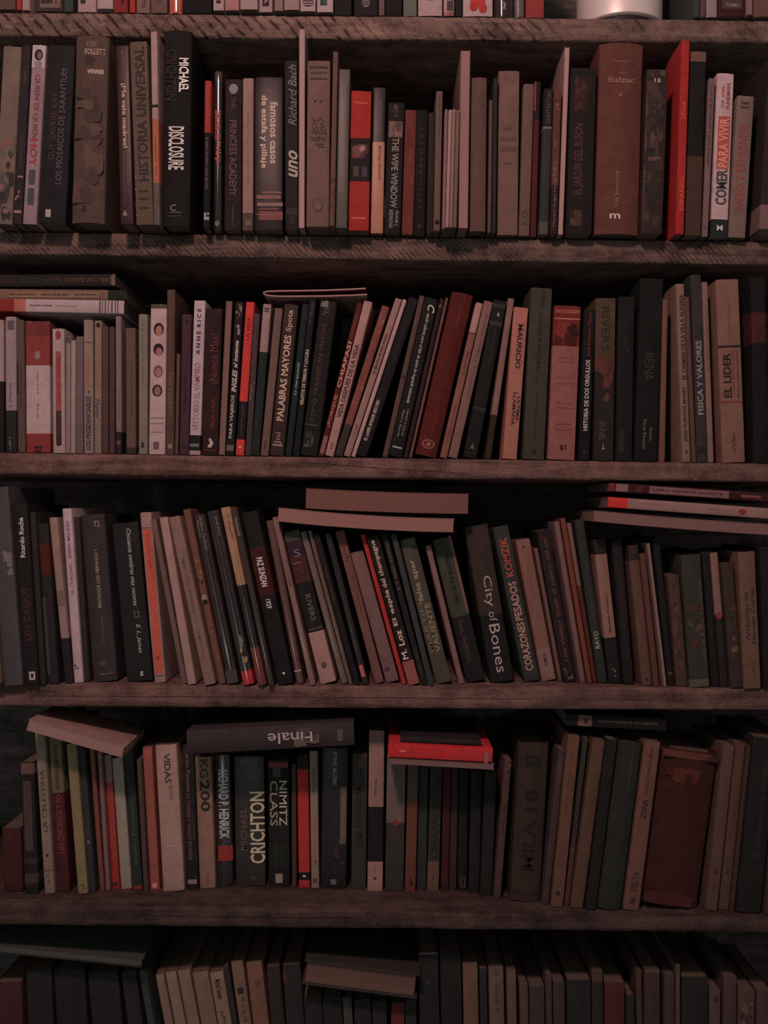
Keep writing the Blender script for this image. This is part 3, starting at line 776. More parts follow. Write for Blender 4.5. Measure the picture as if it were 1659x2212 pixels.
B(2, 741, 757, 984, 854, 642, '8f655c', 'leaning peach spine, small title', marks=[('u', 'EL EJERCITO SE HIZO POLVO', 720, 805, .5, .45, '382826', 'b'), ('~', 915, 945, .5, .4, '4a3432')])
B(2, 758, 768, 985, 870, 645, '9e706c', 'leaning thin pale booklet')
B(2, 770, 794, 985, 885, 640, '1c1716', 'leaning black, white foot capitals', marks=[('u', 'EL LASER AMADIR RECORD', 864, 952, .35, .34, 'a5807c', 'b'), ('u', 'ARCA DE FRANKFURT', 705, 780, .5, .3, '3a2426')])
B(2, 824, 837, 985, 904, 637, '5c3f37', 'leaning olive tan spine', marks=[('o', 813, .5, 3, 4, '38292a')])
B(2, 838, 869, 984, 918, 640, '1b1817', 'leaning black, white script title', marks=[
    ('d', 'C', 655, 672, .62, .55, '9a8880', 'bi'), ('d', 'uando calienta pero el hijo de quien las hogueda valenzuela', 674, 868, .5, .30, '8a7870', 'bi'), ('d', 'Capitulo a Cuarto', 880, 938, .66, .22, '7a6a62', 'i'), ('d', 'Aqui a Suerte', 882, 942, .36, .22, '7a6a62', 'i'), ('r', 963, 966, .5, .7, '8a7a74')])
B(2, 871, 882, 986, 950, 643, '301c1c', 'leaning narrow wine spine', marks=[('o', 660, .4, 2.5, 4, '8a4e48'), ('~', 770, 850, .5, .4, '502624')])
B(2, 883, 890, 986, 962, 642, '6f423c', 'leaning very thin rosy booklet')
B(2, 895, 944, 986, 977, 628, '561e1b', 'leaning thick oxblood hardback', f='H', marks=[
    ('~', 650, 705, .55, .08, '7e3a36'), ('~', 880, 940, .55, .1, '7a3230'), ('o', 960, .5, 14, 10, '8e5450'), ('o', 960, .5, 11, 7.5, '561e1b'), ('o', 960, .5, 5, 5, '8e5450')])
B(2, 950, 966, 988, 1028, 652, '864e45', 'leaning rose spine, white head', bands=[(652, 717, '9a6a64'), (717, 719, '3a2626')], marks=[('u', 'EL NINO QUE', 757, 808, .5, .4, '5c322e'), ('~', 870, 960, .5, .4, '643834')])
B(2, 968, 989, 986, 1046, 648, '7f564d', 'leaning cream faint print spine', marks=[('~', 670, 860, .6, .3, '5c3c36')])
B(2, 1000, 1030, 990, 1066, 645, '1b1817', 'leaning black, gold ruled spine', marks=[
    ('r', 655, 657, .5, .95, '4e3c38'), ('r', 659, 661, .5, .95, '4e3c38'), ('h', '8', 673, 681, .55, .2, '84706a', 'b'), ('r', 694, 696, .5, .95, '54423e'), ('r', 698, 700, .5, .95, '54423e'), ('d', 'ALGUNAS AVENTURAS', 708, 790, .6, .16, '3e3330'), ('r', 881, 883, .5, .95, '44362f'), ('r', 885, 887, .5, .95, '44362f'), ('h', 'A', 960, 972, .5, .3, '6a5650', 'b'), ('r', 979, 980, .5, .8, '44362f')])
B(2, 1047, 1061, 990, 1098, 643, '35251d', 'leaning pale strip spine, brown foot', bands=[(643, 895, '845a52')])
B(2, 1085, 1117, 990, 1110, 662, '9b5c4f', 'coral spine, black capitals', marks=[
    ('d', 'MAURICIO', 699, 795, .56, .36, '33201e', 'b'), ('d', 'ULTIMA', 855, 907, .80, .22, '3a2422', 'b'), ('d', 'LLAMADA', 846, 917, .52, .24, '3a2422', 'b')])
B(2, 1129, 1176, 991, 1147, 620, '41382f', 'tall worn grey leather spine', marks=[
    ('u', 'Cuentos', 625, 664, .55, .24, '2a2320', 'b'), ('d', 'Los Novios de Don Quijote', 672, 800, .5, .26, '2a2624', 'b'), ('~', 812, 822, .5, .3, '2f2826'), ('~', 840, 950, .5, .1, '342c2a'), ('o', 974, .5, 6, 6, '261f1e')])
B(2, 1183, 1242, 990, 1197, 659, '8c5048', 'wide pink spine, red top', bands=[(659, 746, '6a2622')], marks=[
    ('r', 667, 676, .5, .9, '853f38'), ('r', 686, 689, .5, .98, '9f564e'), ('#', 694, 744, .5, .9, '4a1f1c 7c302a 3c1c1a', 12),
    ('r', 769, 772, .5, .6, '7c4640'), ('r', 778, 781, .5, .6, '7c4640'), ('r', 811, 815, .5, .55, '7c4640'), ('r', 822, 827, .5, .65, '7c4640'), ('r', 866, 870, .5, .6, '7c4640'), ('r', 875, 879, .5, .55, '7c4640'), ('r', 910, 914, .5, .6, '7c4640'), ('r', 921, 926, .5, .55, '7c4640'), ('#', 958, 972, .55, .25, '4a2422', 4)])
B(2, 1249, 1274, 994, 1262, 668, '171413', 'black spine, white typed title', marks=[('u', 'José Fuentes Mares', 674, 770, .55, .36, '6c2c2a'), ('u', 'HISTORIA DE DOS ORGULLOS', 777, 930, .5, .4, '9c8680', 'b'), ('h', 'A', 970, 980, .5, .3, '3c2c2a')])
B(2, 1282, 1326, 992, 1287, 643, '241c18', 'sunset spine, dark top name', bands=[(643, 770, '4e382c'), (770, 800, '5a2d28')], marks=[
    ('d', 'RIVERS', 662, 756, .5, .42, '2a241c'), ('#', 780, 865, .5, .85, '5a302c 33211f 4a2a2a', 12), ('d', 'EUNEL', 910, 950, .4, .3, '4c3a34'), ('#', 956, 972, .45, .25, '7e7068', 3)])
B(2, 1330, 1366, 994, 1336, 640, '1a1716', 'dim black spine, twig drawing', marks=[('#', 705, 765, .55, .4, '352520 3a2a26', 5), ('r', 928, 974, .3, .35, '241f1c')])
B(2, 1370, 1420, 996, 1384, 600, '171514', 'tallest black spine, grey names', marks=[
    ('d', 'REINA', 762, 822, .5, .44, '302723'), ('d', 'Arturo', 922, 952, .68, .16, '5c4c46'), ('d', 'Perez Reverte', 906, 970, .40, .16, '5c4c46')])
B(2, 1424, 1437, 998, 1431, 646, '6f443b', 'thin terracotta spine', marks=[('#', 780, 975, .1, .2, '1f1818', 5)])
B(2, 1474, 1493, 998, 1460, 612, '7b5a4c', 'cream spine, two typed names', marks=[
    ('u', 'EL CRIMEN DE LA VILLA ALEGRIA', 636, 820, .6, .5, '33251f', 'b'), ('u', 'JOSE FUENTES MARES', 836, 954, .55, .5, '33251f', 'b'), ('h', '1', 973, 980, .5, .25, '33251f', 'b')])
B(2, 1494, 1505, 997, 1478, 640, '583b33', 'narrow fawn spine')
B(2, 1506, 1529, 997, 1492, 592, '372c2e', 'slate violet spine, pale capitals', marks=[('u', 'FISICA Y VALORES', 735, 895, .5, .55, '736a66', 'b'), ('r', 964, 978, .5, .8, '1f1b1c')])
B(2, 1530, 1543, 997, 1516, 608, '7c5850', 'narrow ivory spine, small print', marks=[('~', 660, 800, .5, .35, '543c37')])
B(2, 1561, 1611, 997, 1546, 602, '7a5144', 'wide tan spine, black rule', marks=[
    ('r', 745, 749, .5, 1.0, '1d1716'), ('u', 'EL LIDER', 761, 857, .34, .33, '241a18', 'b'), ('u', 'Hugo Ignacio Torres', 757, 844, .60, .1, '4c342d'), ('u', 'Manejo y lucha permanente', 756, 856, .80, .12, '4c342d'),
    ('r', 864, 868, .5, .95, '6e342e'), ('~', 640, 730, .5, .18, '86483e'), ('~', 935, 975, .5, .2, '52372f')])
B(2, 1628, 1660, 998, 1622, 600, '171514', 'black spine at the edge', bands=[(674, 740, '42201e')])
# lying stack, left
F(2, -75, 268, 671, 678, 29, '9d7c79', 'lying white book, barcode end', bands=[(-75, 30, '8c2c2a'), (30, 55, 'a5584c')], marks=[
    ('u', 'Aquiles Valdez', 64, 112, .5, .16, '3a3034', 'b'), ('~', 117, 170, .5, .12, '6a5254'), ('r', 214, 217, .5, .9, '4e4246'), ('r', 220, 222, .5, .9, '5e5054'), ('r', 226, 229, .5, .9, '584a4e'), ('r', 233, 235, .5, .9, '5e5054'), ('r', 240, 243, .5, .9, '54464a'), ('r', 248, 250, .5, .9, '5e5054'), ('r', 253, 255, .5, .9, '54464a')], d=.135, where='bottom of left stack')
F(2, -70, 273, 646, 649, 23, '80584b', 'lying tan book, framed title', bands=[(233, 273, '22291f')], marks=[
    ('r', 17, 217, .5, .72, '5c3e34'), ('r', 18.5, 215.5, .5, .60, '86604f'), ('u', 'MANUALES DE MOZOS', 22, 76, .5, .22, '432e28', 'b'), ('u', 'LIBROS DE MUNDO', 88, 150, .5, .22, '432e28', 'b'), ('u', 'MANUEL ROJAS R.', 162, 209, .5, .22, '432e28', 'b')], d=.135, where='middle of left stack')
F(2, -80, 250, 620, 618, 27, '221b19', 'lying black book, faded capitals', marks=[
    ('d', 'EARL MAC RAUCH', 141, 240, .5, .38, '4c3a2c', 'b'), ('d', 'NEW YORK NEW YORK', -60, 132, .5, .5, '372a28'), ('#', 240, 249, .5, .9, '7a5c50 54403a', 6)], d=.135, where='top of left stack')
# ================================================================ fourth shelf
B(3, -34, 5, 1486, -66, 1060, '3a2622', 'brown cloth spine, mostly cropped', bands=[(1380, 1478, '5c4234')])
B(3, 7, 50, 1486, -27, 1050, '463840', 'mauve grey tall spine, streaks', f='s', marks=[('#', 1180, 1245, .5, .9, '6c5c5e 5e4e54 463840', 9), ('~', 1090, 1170, .5, .3, '52424a')])
B(3, 52, 84, 1478, 27, 1088, '1c1717', 'black spine, white script name', marks=[
    ('u', 'Ricardo Rocha', 1117, 1203, .5, .34, 'a0928c', 'b'), ('u', 'LOS CAIDOS', 1268, 1382, .5, .42, '4c2222'), ('r', 1449, 1467, .6, .42, '8a7a72'), ('r', 1453, 1463, .6, .2, '2a2220')])
B(3, 86, 100, 1480, 64, 1105, '27221e', 'narrow black olive spine')
B(3, 102, 126, 1481, 77, 1130, '241c1d', 'black spine, red block', bands=[(1174, 1244, '4e1e1c')], marks=[('r', 1290, 1460, .15, .3, '3e2f30')])
B(3, 140, 158, 1478, 105, 1116, '241b1b', 'leaning cream spine, dark foot', bands=[(1116, 1380, '86655b')], marks=[('r', 1276, 1310, .55, .8, '6a5248')])
B(3, 160, 181, 1471, 134, 1097, '957679', 'bright lilac white spine', marks=[('u', 'GABRIEL MARQUEZ', 1124, 1205, .52, .4, '5c4658'), ('u', 'EL CORONEL', 1215, 1280, .52, .36, '6a5064'), ('#', 1430, 1444, .4, .5, '2c2424', 4)])
B(3, 182, 195, 1474, 160, 1116, '33252a', 'narrow plum black spine')
B(3, 197, 252, 1475, 167, 1109, '392c2d', 'broad charcoal brown spine', f='H', marks=[
    ('h', '72', 1124, 1137, .68, .24, '7e6a68'), ('u', 'PINTADOS LOS VERANOS 1', 1187, 1314, .56, .15, '816955', 'b'), ('u', 'JUANA ISABEL', 1328, 1390, .6, .10, '5c4c42'), ('o', 1436, .5, 8, 6, '4a3c3a'), ('r', 1458, 1460, .6, .6, '6a5048')])
B(3, 274, 331, 1475, 240, 1126, '1e1c1b', 'black spine, grey romance title', marks=[
    ('d', 'Cincuenta sombras mas oscuras', 1140, 1310, .62, .17, '8f857e', 'i'), ('r', 1322, 1336, .62, .2, '5a504c'), ('r', 1324, 1334, .62, .12, '1e1c1b'), ('d', 'E. L. James', 1350, 1414, .62, .2, '85796f', 'i'), ('h', 'g', 1454, 1464, .6, .13, '9a8c82')])
B(3, 334, 360, 1468, 303, 1105, '8a665e', 'orange panel spine, cream border', marks=[('r', 1138, 1139.5, .5, .8, '3c4038'), ('r', 1142, 1448, .5, .72, 'a8493c'), ('~', 1150, 1228, .5, .3, '7c3a32'), ('o', 1415, .5, 3, 5, '74443a'), ('r', 1452, 1454, .5, .8, '3c4038')])
B(3, 391, 404, 1476, 323, 1120, '694c46', 'leaning narrow ashy spine', marks=[('o', 1250, .5, 2, 2, '4a3632')])
B(3, 405, 424, 1489, 341, 1115, '8e6860', 'leaning plain greyish ivory spine')
B(3, 441, 466, 1486, 361, 1113, '7f5b50', 'leaning beige, spaced capitals', marks=[('d', 'ISMAEL ALEPEZ HERNANDEZ', 1205, 1330, .5, .26, '54403a'), ('d', 'EL DEMONIO', 1340, 1424, .5, .26, '5a443e')])
B(3, 472, 488, 1476, 394, 1098, '6b4038', 'leaning russet bamboo spine', marks=[('#', 1205, 1262, .5, .7, '86604a 3a241f', 12), ('o', 1290, .5, 6, 8, '8a6a5c'), ('o', 1299, .5, 5, 6, '1f1716'), ('#', 1310, 1470, .5, .7, '7c5240 5a382e', 14)])
B(3, 490, 517, 1480, 414, 1108, '2c211f', 'leaning dark glossy script spine', f='g', marks=[('d', 'William Faulkner', 1114, 1190, .6, .26, '6a5c50', 'i'), ('d', 'Palabras', 1118, 1160, .3, .2, '6a5c50', 'i'), ('~', 1200, 1380, .5, .16, '5a4a46'), ('r', 1450, 1478, .5, .9, '33302b')])
B(3, 523, 550, 1482, 443, 1100, '2a2023', 'leaning black, red foot', f='g', bands=[(1452, 1482, 'a82b2a')], marks=[('d', 'James Ellroy', 1112, 1158, .7, .2, '7a665c', 'i'), ('#', 1370, 1450, .5, .8, '8a6c44 241c1c 6a5a54', 8)])
B(3, 555, 577, 1483, 473, 1093, '1c1717', 'leaning ochre over black spine', f='g', bands=[(1093, 1264, '9c6d52'), (1400, 1484, '6a2c2e')], marks=[('~', 1108, 1162, .6, .4, '6c4c3c'), ('~', 1290, 1390, .5, .25, '5c5458')])
B(3, 579, 593, 1486, 498, 1102, '33241f', 'leaning narrow shiny sepia spine', f='g', marks=[('d', 'Nathaniel', 1116, 1156, .5, .5, '7a6a60')])
B(3, 599, 635, 1480, 519, 1101, '1a1615', 'leaning black, white block capitals', bands=[(1180, 1286, '3e1c19')], marks=[('d', 'PAZ SUNZAN', 1202, 1266, .5, .40, 'b09a94', 'b'), ('d', '1929', 1294, 1314, .5, .32, 'a0928a', 'b'), ('#', 1454, 1463, .5, .25, 'a8988c', 3)])
B(3, 640, 658, 1478, 574, 1122, '63423b', 'leaning silvery brown spine', f='g', marks=[('r', 1448, 1452, .5, .9, '8a6c60')])
B(3, 667, 681, 1482, 584, 1115, '835a51', 'leaning slim shell pink spine', f='g', marks=[('d', 'YO, EL SUPREMO', 1205, 1270, .5, .35, '4e3630')])
B(3, 691, 728, 1479, 608, 1142, '1b1717', 'leaning purple black pale foot', bands=[(1142, 1166, '453d34'), (1168, 1200, '33202c'), (1200, 1256, '4a2629'), (1366, 1479, '8f655e')], marks=[
    ('h', 'S', 1184, 1200, .55, .42, '6c4c7c', ''), ('r', 1212, 1214, .4, .5, '7c5450'), ('#', 1215, 1250, .5, .6, '5a2c30 3c2226', 6), ('d', 'RIVERS', 1284, 1342, .55, .32, '5c504c'), ('r', 1357, 1361, .5, .9, '443a36'), ('o', 1440, .5, 6, 7, '573f3c')])
B(3, 736, 752, 1479, 645, 1146, '6d544a', 'leaning silver taupe spine', f='g')
B(3, 753, 763, 1480, 663, 1144, '64483f', 'leaning very thin taupe spine', f='g')
B(3, 765, 779, 1481, 674, 1150, '1b1716', 'leaning slim black spine', marks=[('d', 'DIOSES Y HEROES', 1225, 1296, .5, .3, '54302c')])
B(3, 782, 797, 1481, 699, 1150, '1c1716', 'leaning black, pink foot patch', f='g', marks=[('r', 1438, 1464, .5, .6, '94443f'), ('~', 1330, 1400, .5, .2, '3a2c2a')])
B(3, 810, 831, 1479, 722, 1144, '6c433b', 'leaning rose brown spine', marks=[('d', 'ALVARO CUNQUEIRO', 1240, 1330, .6, .26, '50322d'), ('~', 1180, 1210, .5, .3, '56362f')])
B(3, 832, 863, 1474, 752, 1187, '72504c', 'leaning wide mauve pink spine', marks=[('o', 1446, .35, 6, 6, '4c3436'), ('h', 'M', 1424, 1430, .4, .2, '54393a')])
B(3, 868, 879, 1481, 777, 1153, 'a0302b', 'leaning hairline scarlet spine')
B(3, 881, 908, 1482, 789, 1155, '1b1716', 'leaning black, champagne title', bands=[(1430, 1482, '874840')], marks=[
    ('u', 'del champagne', 1163, 1268, .42, .5, '9c7968', 'b'), ('u', 'El espia', 1272, 1352, .42, .46, '9c7968', 'b'), ('u', 'M. Loz', 1362, 1426, .42, .5, 'a4806f', 'b')])
B(3, 910, 924, 1482, 822, 1152, '1e1918', 'leaning narrow black credit spine', marks=[('u', 'S Y MAS SAPIO', 1172, 1274, .5, .42, '5e4842'), ('~', 1400, 1460, .5, .4, '4a3630')])
B(3, 925, 939, 1483, 842, 1152, '2f2d2e', 'leaning narrow steel spine', f='s')
B(3, 941, 977, 1479, 859, 1158, '43392f', 'leaning weathered green grey spine', f='s', marks=[
    ('#', 1162, 1184, .6, .7, '5a4640 6c524a 33302a', 5), ('u', 'falta apar', 1204, 1298, .45, .42, '806a52', 'b'), ('u', 'MARTIN', 1300, 1408, .28, .26, '5c4a38', 'b'), ('u', 'VALIENTE', 1304, 1412, .68, .34, '6f5a44', 'b')])
B(3, 991, 1004, 1480, 917, 1176, '75504a', 'leaning narrow coral cream spine', marks=[('~', 1210, 1280, .5, .35, '8c6660')])
B(3, 1007, 1050, 1475, 930, 1157, '1b1817', 'leaning olive over black spine', bands=[(1157, 1331, '3e3c2f')], marks=[('u', 'CARTAS DE BOLIVIA', 1194, 1306, .52, .22, '1b1715', 'b'), ('r', 1157, 1326, .93, .14, '6c473e'), ('d', 'PAUL THEROUX', 1340, 1432, .4, .22, '4c302b')])
B(3, 1060, 1112, 1479, 1001, 1131, '1a1716', 'large dim chocolate spine, serif', f='H', bands=[(1131, 1330, '382a25')], marks=[
    ('d', 'City', 1243, 1312, .52, .45, '84706c', 'l'), ('d', 'of', 1323, 1345, .55, .34, '7c6864', 'l'), ('d', 'Bones', 1351, 1458, .54, .45, '84706c', 'l')])
B(3, 1132, 1167, 1473, 1062, 1134, '2f352d', 'dark green pink lettered spine', marks=[
    ('u', 'KOMZIK', 1158, 1244, .5, .50, '93392f', 'b'), ('u', 'PESADOS', 1255, 1340, .5, .50, '8f6258', 'b'), ('u', 'CORAZONES', 1344, 1450, .5, .50, '8f6258', 'b')])
B(3, 1170, 1202, 1472, 1112, 1162, '764d43', 'leaning terracotta cream spine', bands=[(1402, 1472, '7f5851')], marks=[('r', 1177, 1182, .45, .18, '3c2a28'), ('~', 1210, 1290, .5, .2, '6a443c'), ('d', 'SOMOS', 1414, 1440, .5, .22, '3a2827', 'b')])
B(3, 1207, 1216, 1473, 1153, 1183, '6a463e', 'leaning thin clay spine')
B(3, 1218, 1245, 1475, 1158, 1142, '201818', 'leaning black, rust letters', marks=[('u', 'Lies Wilbur Smith el pajaro del sol', 1160, 1430, .55, .42, '512f2b', 'b'), ('#', 1445, 1470, .5, .7, '5a423a 3a2a28', 5)])
B(3, 1254, 1266, 1477, 1196, 1125, '6c4b47', 'leaning slim violet grey spine')
B(3, 1269, 1280, 1477, 1210, 1118, '6c352b', 'leaning slim brick spine')
B(3, 1281, 1291, 1477, 1224, 1128, '4c2420', 'leaning slim bicolour spine', bands=[(1128, 1265, '6e4a42')])
B(3, 1292, 1313, 1477, 1240, 1120, '272a24', 'bottle green spine, grey capitals', marks=[('u', 'RAYO', 1364, 1402, .5, .5, '72705c', 'b'), ('~', 1210, 1350, .5, .2, '45443a')])
B(3, 1316, 1343, 1478, 1281, 1162, '1b1716', 'black spine, big cream label', bands=[(1162, 1194, '241a19'), (1196, 1378, '80574d')], marks=[('u', 'Melisa Keyser', 1280, 1366, .55, .2, '2e2220', 'b'), ('#', 1440, 1468, .5, .3, '7a5a54', 3)])
B(3, 1348, 1370, 1479, 1322, 1166, '1b1716', 'black spine, ghostly letters', marks=[('u', 'EL OTRO MUNDO', 1235, 1420, .5, .35, '35221f')])
B(3, 1387, 1410, 1482, 1356, 1176, '563a31', 'faded khaki pink spine', bands=[(1176, 1210, '2e211f')], marks=[('#', 1290, 1370, .5, .8, '66342f 5c3c34', 8), ('o', 1469, .5, 3, 3, '241c1b')])
B(3, 1412, 1425, 1484, 1381, 1194, '53302a', 'narrow brick brown spine')
B(3, 1434, 1441, 1483, 1397, 1172, '7a5850', 'hairline pale leaning booklet')
B(3, 1443, 1458, 1482, 1410, 1160, '181514', 'black spine, tiny foot mark', marks=[('r', 1453, 1456, .5, .6, '54443f')])
B(3, 1462, 1487, 1484, 1442, 1240, '422d27', 'short patchy umber spine', marks=[('#', 1255, 1470, .4, .7, '56382f 36251f', 22)])
B(3, 1491, 1534, 1487, 1470, 1196, '2e2822', 'wide patchy grey green spine', bands=[(1470, 1487, '4e4336')], marks=[('#', 1290, 1400, .5, .7, '4a2720 3c2c22 4c3a30 2c2e28', 18), ('u', 'MARTIN LUQUE', 1250, 1430, .85, .16, '4a3c34')])
B(3, 1538, 1555, 1484, 1516, 1190, '191615', 'slim sooty black spine')
B(3, 1557, 1574, 1485, 1534, 1192, '1f1918', 'black spine, pink white top', bands=[(1192, 1328, '75504a')], marks=[('o', 1330, .5, 7, 7, '7c2e2b')])
B(3, 1579, 1605, 1487, 1558, 1215, '33261f', 'sepia spine, pale blots', marks=[('#', 1290, 1410, .6, .6, '5e463f 2a201d 46362f', 12)])
B(3, 1608, 1645, 1489, 1594, 1190, '5c4035', 'light tan handwritten title spine', marks=[('u', 'Andanzas de', 1278, 1384, .34, .24, '261c1a', ''), ('u', 'Hernan Cortes', 1270, 1390, .70, .26, '261c1a', ''), ('~', 1425, 1470, .6, .2, '463229')])
B(3, 1650, 1690, 1489, 1642, 1180, '171514', 'cropped black spine, fourth shelf edge')
F(3, 599, 981, 1126, 1150, 30, '8f5d54', 'lying paperback, pink page edges', f='P', d=.13, bend=.0022, Y=-.012, where='below another, fourth shelf')
F(3, 659, 1013, 1098, 1110, 44, '75473f', 'lying thick rosy page block', f='P', d=.125, bend=.0012, Y=-.006, where='topmost of middle pair')
F(3, 1281, 1668, 1126, 1156, 24, '76504a', 'lying book, dusty page edges', f='P', d=.13, Y=-.014, bend=.001, where='bottom of right stack')
F(3, 1313, 1675, 1096, 1122, 23, '865f58', 'lying cream book, red end', bands=[(1313, 1355, 'ba302b')], marks=[('~', 1380, 1450, .4, .15, '6c4a45'), ('~', 1530, 1580, .5, .15, '6c4a45'), ('o', 1603, .5, 6, 8, '782c2a')], d=.13, Y=-.008, where='middle of right stack')
F(3, 1316, 1678, 1062, 1086, 20, '33191a', 'lying dark red patterned book', marks=[('r', 1316, 1328, .5, .8, '6a2424'), ('r', 1330, 1356, .5, .8, '74504f'), ('r', 1374, 1386, .5, .6, '4c2222'), ('r', 1402, 1574, .5, .78, '6c4748'), ('u', 'LIBRO DE DON QUIJOTE', 1410, 1560, .5, .3, '382628', 'b'), ('r', 1600, 1642, .5, .22, '6c3c3a'), ('r', 1600, 1616, .7, .2, '4c2424'), ('r', 1630, 1645, .7, .2, '4c2424')], d=.12, Y=0, where='top of right stack')

# ================================================================ fifth shelf
B(4, 8, 50, 1925, 3, 1787, '3a1c1c', 'short dark maroon spine')
B(4, 53, 83, 1935, 43, 1645, '1a1716', 'black spine, dull cream bands', bands=[(1648, 1672, '5c4039'), (1858, 1868, '33241f'), (1890, 1912, '3a2b28')], marks=[('r', 1687, 1840, .45, .6, '3f2d2c')])
B(4, 96, 118, 1936, 74, 1580, '755d50', 'leaning grey yellow classic spine', bands=[(1580, 1602, '70614a')], marks=[('u', 'LA CELESTINA', 1664, 1800, .5, .44, '3a302d', ''), ('o', 1852, .5, 3.5, 3.5, '332925'), ('r', 1884, 1886, .5, 1.0, '4a3a33'), ('~', 1896, 1912, .5, .4, '3a2e29')])
B(4, 123, 151, 1925, 104, 1590, '3f1d1f', 'khaki over maroon spine', bands=[(1590, 1711, '5c4e36')], marks=[('u', 'NOVELAS EJEMPLARES', 1608, 1704, .55, .36, '2a2520', 'b'), ('u', 'LOS CHICANOS Y YO', 1716, 1840, .55, .46, '6c2e2c', '')])
B(4, 168, 190, 1933, 142, 1605, '735f44', 'plain mustard khaki spine', marks=[('#', 1910, 1925, .5, .4, '3a3026', 3)])
B(4, 192, 207, 1930, 167, 1610, '2a2d2c', 'narrow petrol grey spine', marks=[('o', 1820, .5, 3, 4, '5c6464')])
B(4, 215, 226, 1926, 192, 1617, '693530', 'narrow raspberry spine', f='s')
B(4, 228, 238, 1926, 209, 1622, '6c4c48', 'narrow ashen pink spine', f='s')
B(4, 240, 258, 1923, 221, 1630, '8e2c28', 'glossy tomato red spine', f='g', bands=[(1630, 1690, '745252')], marks=[('r', 1908, 1914, .5, .6, '2a1c1a')])  # dull pink head band: glossy sheen painted into the cover colour
B(4, 261, 285, 1922, 241, 1636, '7c6a5c', 'pale celadon grey spine', f='s')
B(4, 288, 308, 1923, 267, 1615, '242b28', 'black green spine, faint letters', bands=[(1914, 1922, '7a2825')], marks=[('d', 'EL HOMBRE DE LA MANCHA', 1700, 1870, .5, .36, '3a443e')])
B(4, 310, 321, 1928, 294, 1640, '47332e', 'thin mocha spine')
B(4, 324, 345, 1923, 307, 1613, '84463c', 'rosy gradient smooth spine', marks=[('r', 1908, 1918, .5, .5, 'a0605a')])
B(4, 352, 399, 1928, 334, 1607, '8b675c', 'wide cream glossy lettered spine', f='s', marks=[('d', 'VIDAS', 1626, 1692, .52, .30, '332827', 'b'), ('d', 'SOTO', 1697, 1728, .62, .17, '5a4540', 'b'), ('r', 1829, 1830, .5, .8, '9c7a6e')])
B(4, 404, 429, 1924, 393, 1610, '1d1819', 'black spine, pink worn print', marks=[('d', 'Carlos Fuentes', 1618, 1710, .45, .3, '64494c'), ('d', 'LA TIGRESA Y VIVALDI EN PARIS', 1715, 1858, .4, .34, '5c3f3e'), ('~', 1755, 1815, .75, .2, '5c3a38'), ('r', 1901, 1911, .5, .8, '6a5452')])
B(4, 431, 466, 1920, 420, 1634, '7f5b4c', 'sandy spine, bold black numeral', marks=[('d', 'KG', 1640, 1680, .55, .52, '332a24', 'b'), ('d', '200', 1685, 1753, .56, .60, '241d1b', 'b'), ('~', 1888, 1912, .5, .3, '5a4238')])
B(4, 468, 503, 1913, 461, 1630, '28232a', 'glossy navy black naval spine', f='g', marks=[('d', 'RICHARD P. HENRICK', 1662, 1810, .56, .62, '8c8478', 'b'), ('r', 1825, 1858, .6, .92, '742422')])
B(4, 509, 574, 1912, 505, 1633, '26201d', 'broad black giant capitals spine', f='s', marks=[
    ('r', 1640, 1655, .5, .6, '3e3d38'), ('h', 'EL NUEVO', 1662, 1671, .5, .7, '433a35', 'b'), ('h', 'BEST SELLER', 1674, 1681, .5, .72, '433a35', 'b'), ('u', 'CRICHTON', 1709, 1863, .76, .50, '8f7d68', 'b'), ('u', 'MICHAEL', 1743, 1835, .30, .22, '4b3633', 'b'), ('o', 1893, .6, 7, 6, '3e2c2c')])
B(4, 580, 626, 1915, 578, 1640, '1a1817', 'black spine, two techno words', marks=[
    ('r', 1646, 1658, .5, .9, '6a3038'), ('r', 1659, 1677, .42, .36, '443a36'), ('d', 'NIMITZ', 1686, 1783, .72, .36, '8e7c6a', ''), ('d', 'CLASS', 1686, 1783, .28, .36, '7c6c5c', ''), ('d', 'PATRICK', 1822, 1872, .34, .24, '28352c'), ('d', 'ROBINSON', 1824, 1870, .66, .24, '28352c'), ('r', 1886, 1906, .5, .34, '766058')])
B(4, 630, 641, 1915, 629, 1650, '442d28', 'narrow rust grey spine')
B(4, 645, 670, 1917, 641, 1632, '9c2c29', 'crimson spine, black ends', bands=[(1632, 1662, '211b19'), (1884, 1901, '181413')], marks=[('h', '~', 1889, 1895, .5, .25, 'a09088', 'b')])
B(4, 672, 690, 1919, 668, 1622, '7a6156', 'grey cream red captioned spine', marks=[('u', 'MEXICO BARBARO', 1764, 1866, .5, .42, '87443f', 'b'), ('u', 'TURNER', 1660, 1714, .5, .36, '4a3a36'), ('r', 1898, 1908, .5, .5, '43352f')])
B(4, 692, 748, 1921, 696, 1615, '191615', 'wide black spine, moonlit strip', f='s', marks=[
    ('r', 1700, 1824, .84, .24, '4e3f34'), ('r', 1715, 1810, .88, .18, '5c4a3b'), ('d', 'STEVE ALTEN', 1623, 1694, .5, .15, '76685f', 'b'), ('#', 1830, 1870, .7, .4, '33242a 2c2024', 4), ('d', 'RESURRECCION MAYA', 1740, 1890, .55, .16, '2c2220'), ('r', 1900, 1911, .5, .22, '54474a')])
B(4, 758, 791, 1920, 761, 1628, '302c28', 'dark sage spine, black print', marks=[('r', 1640, 1659, .55, .3, '443d35'), ('u', 'JOHN GRISHAM', 1700, 1790, .5, .6, '1f1c1a', 'b'), ('u', 'LA FIRMA', 1795, 1835, .5, .6, '211e1c', 'b')])
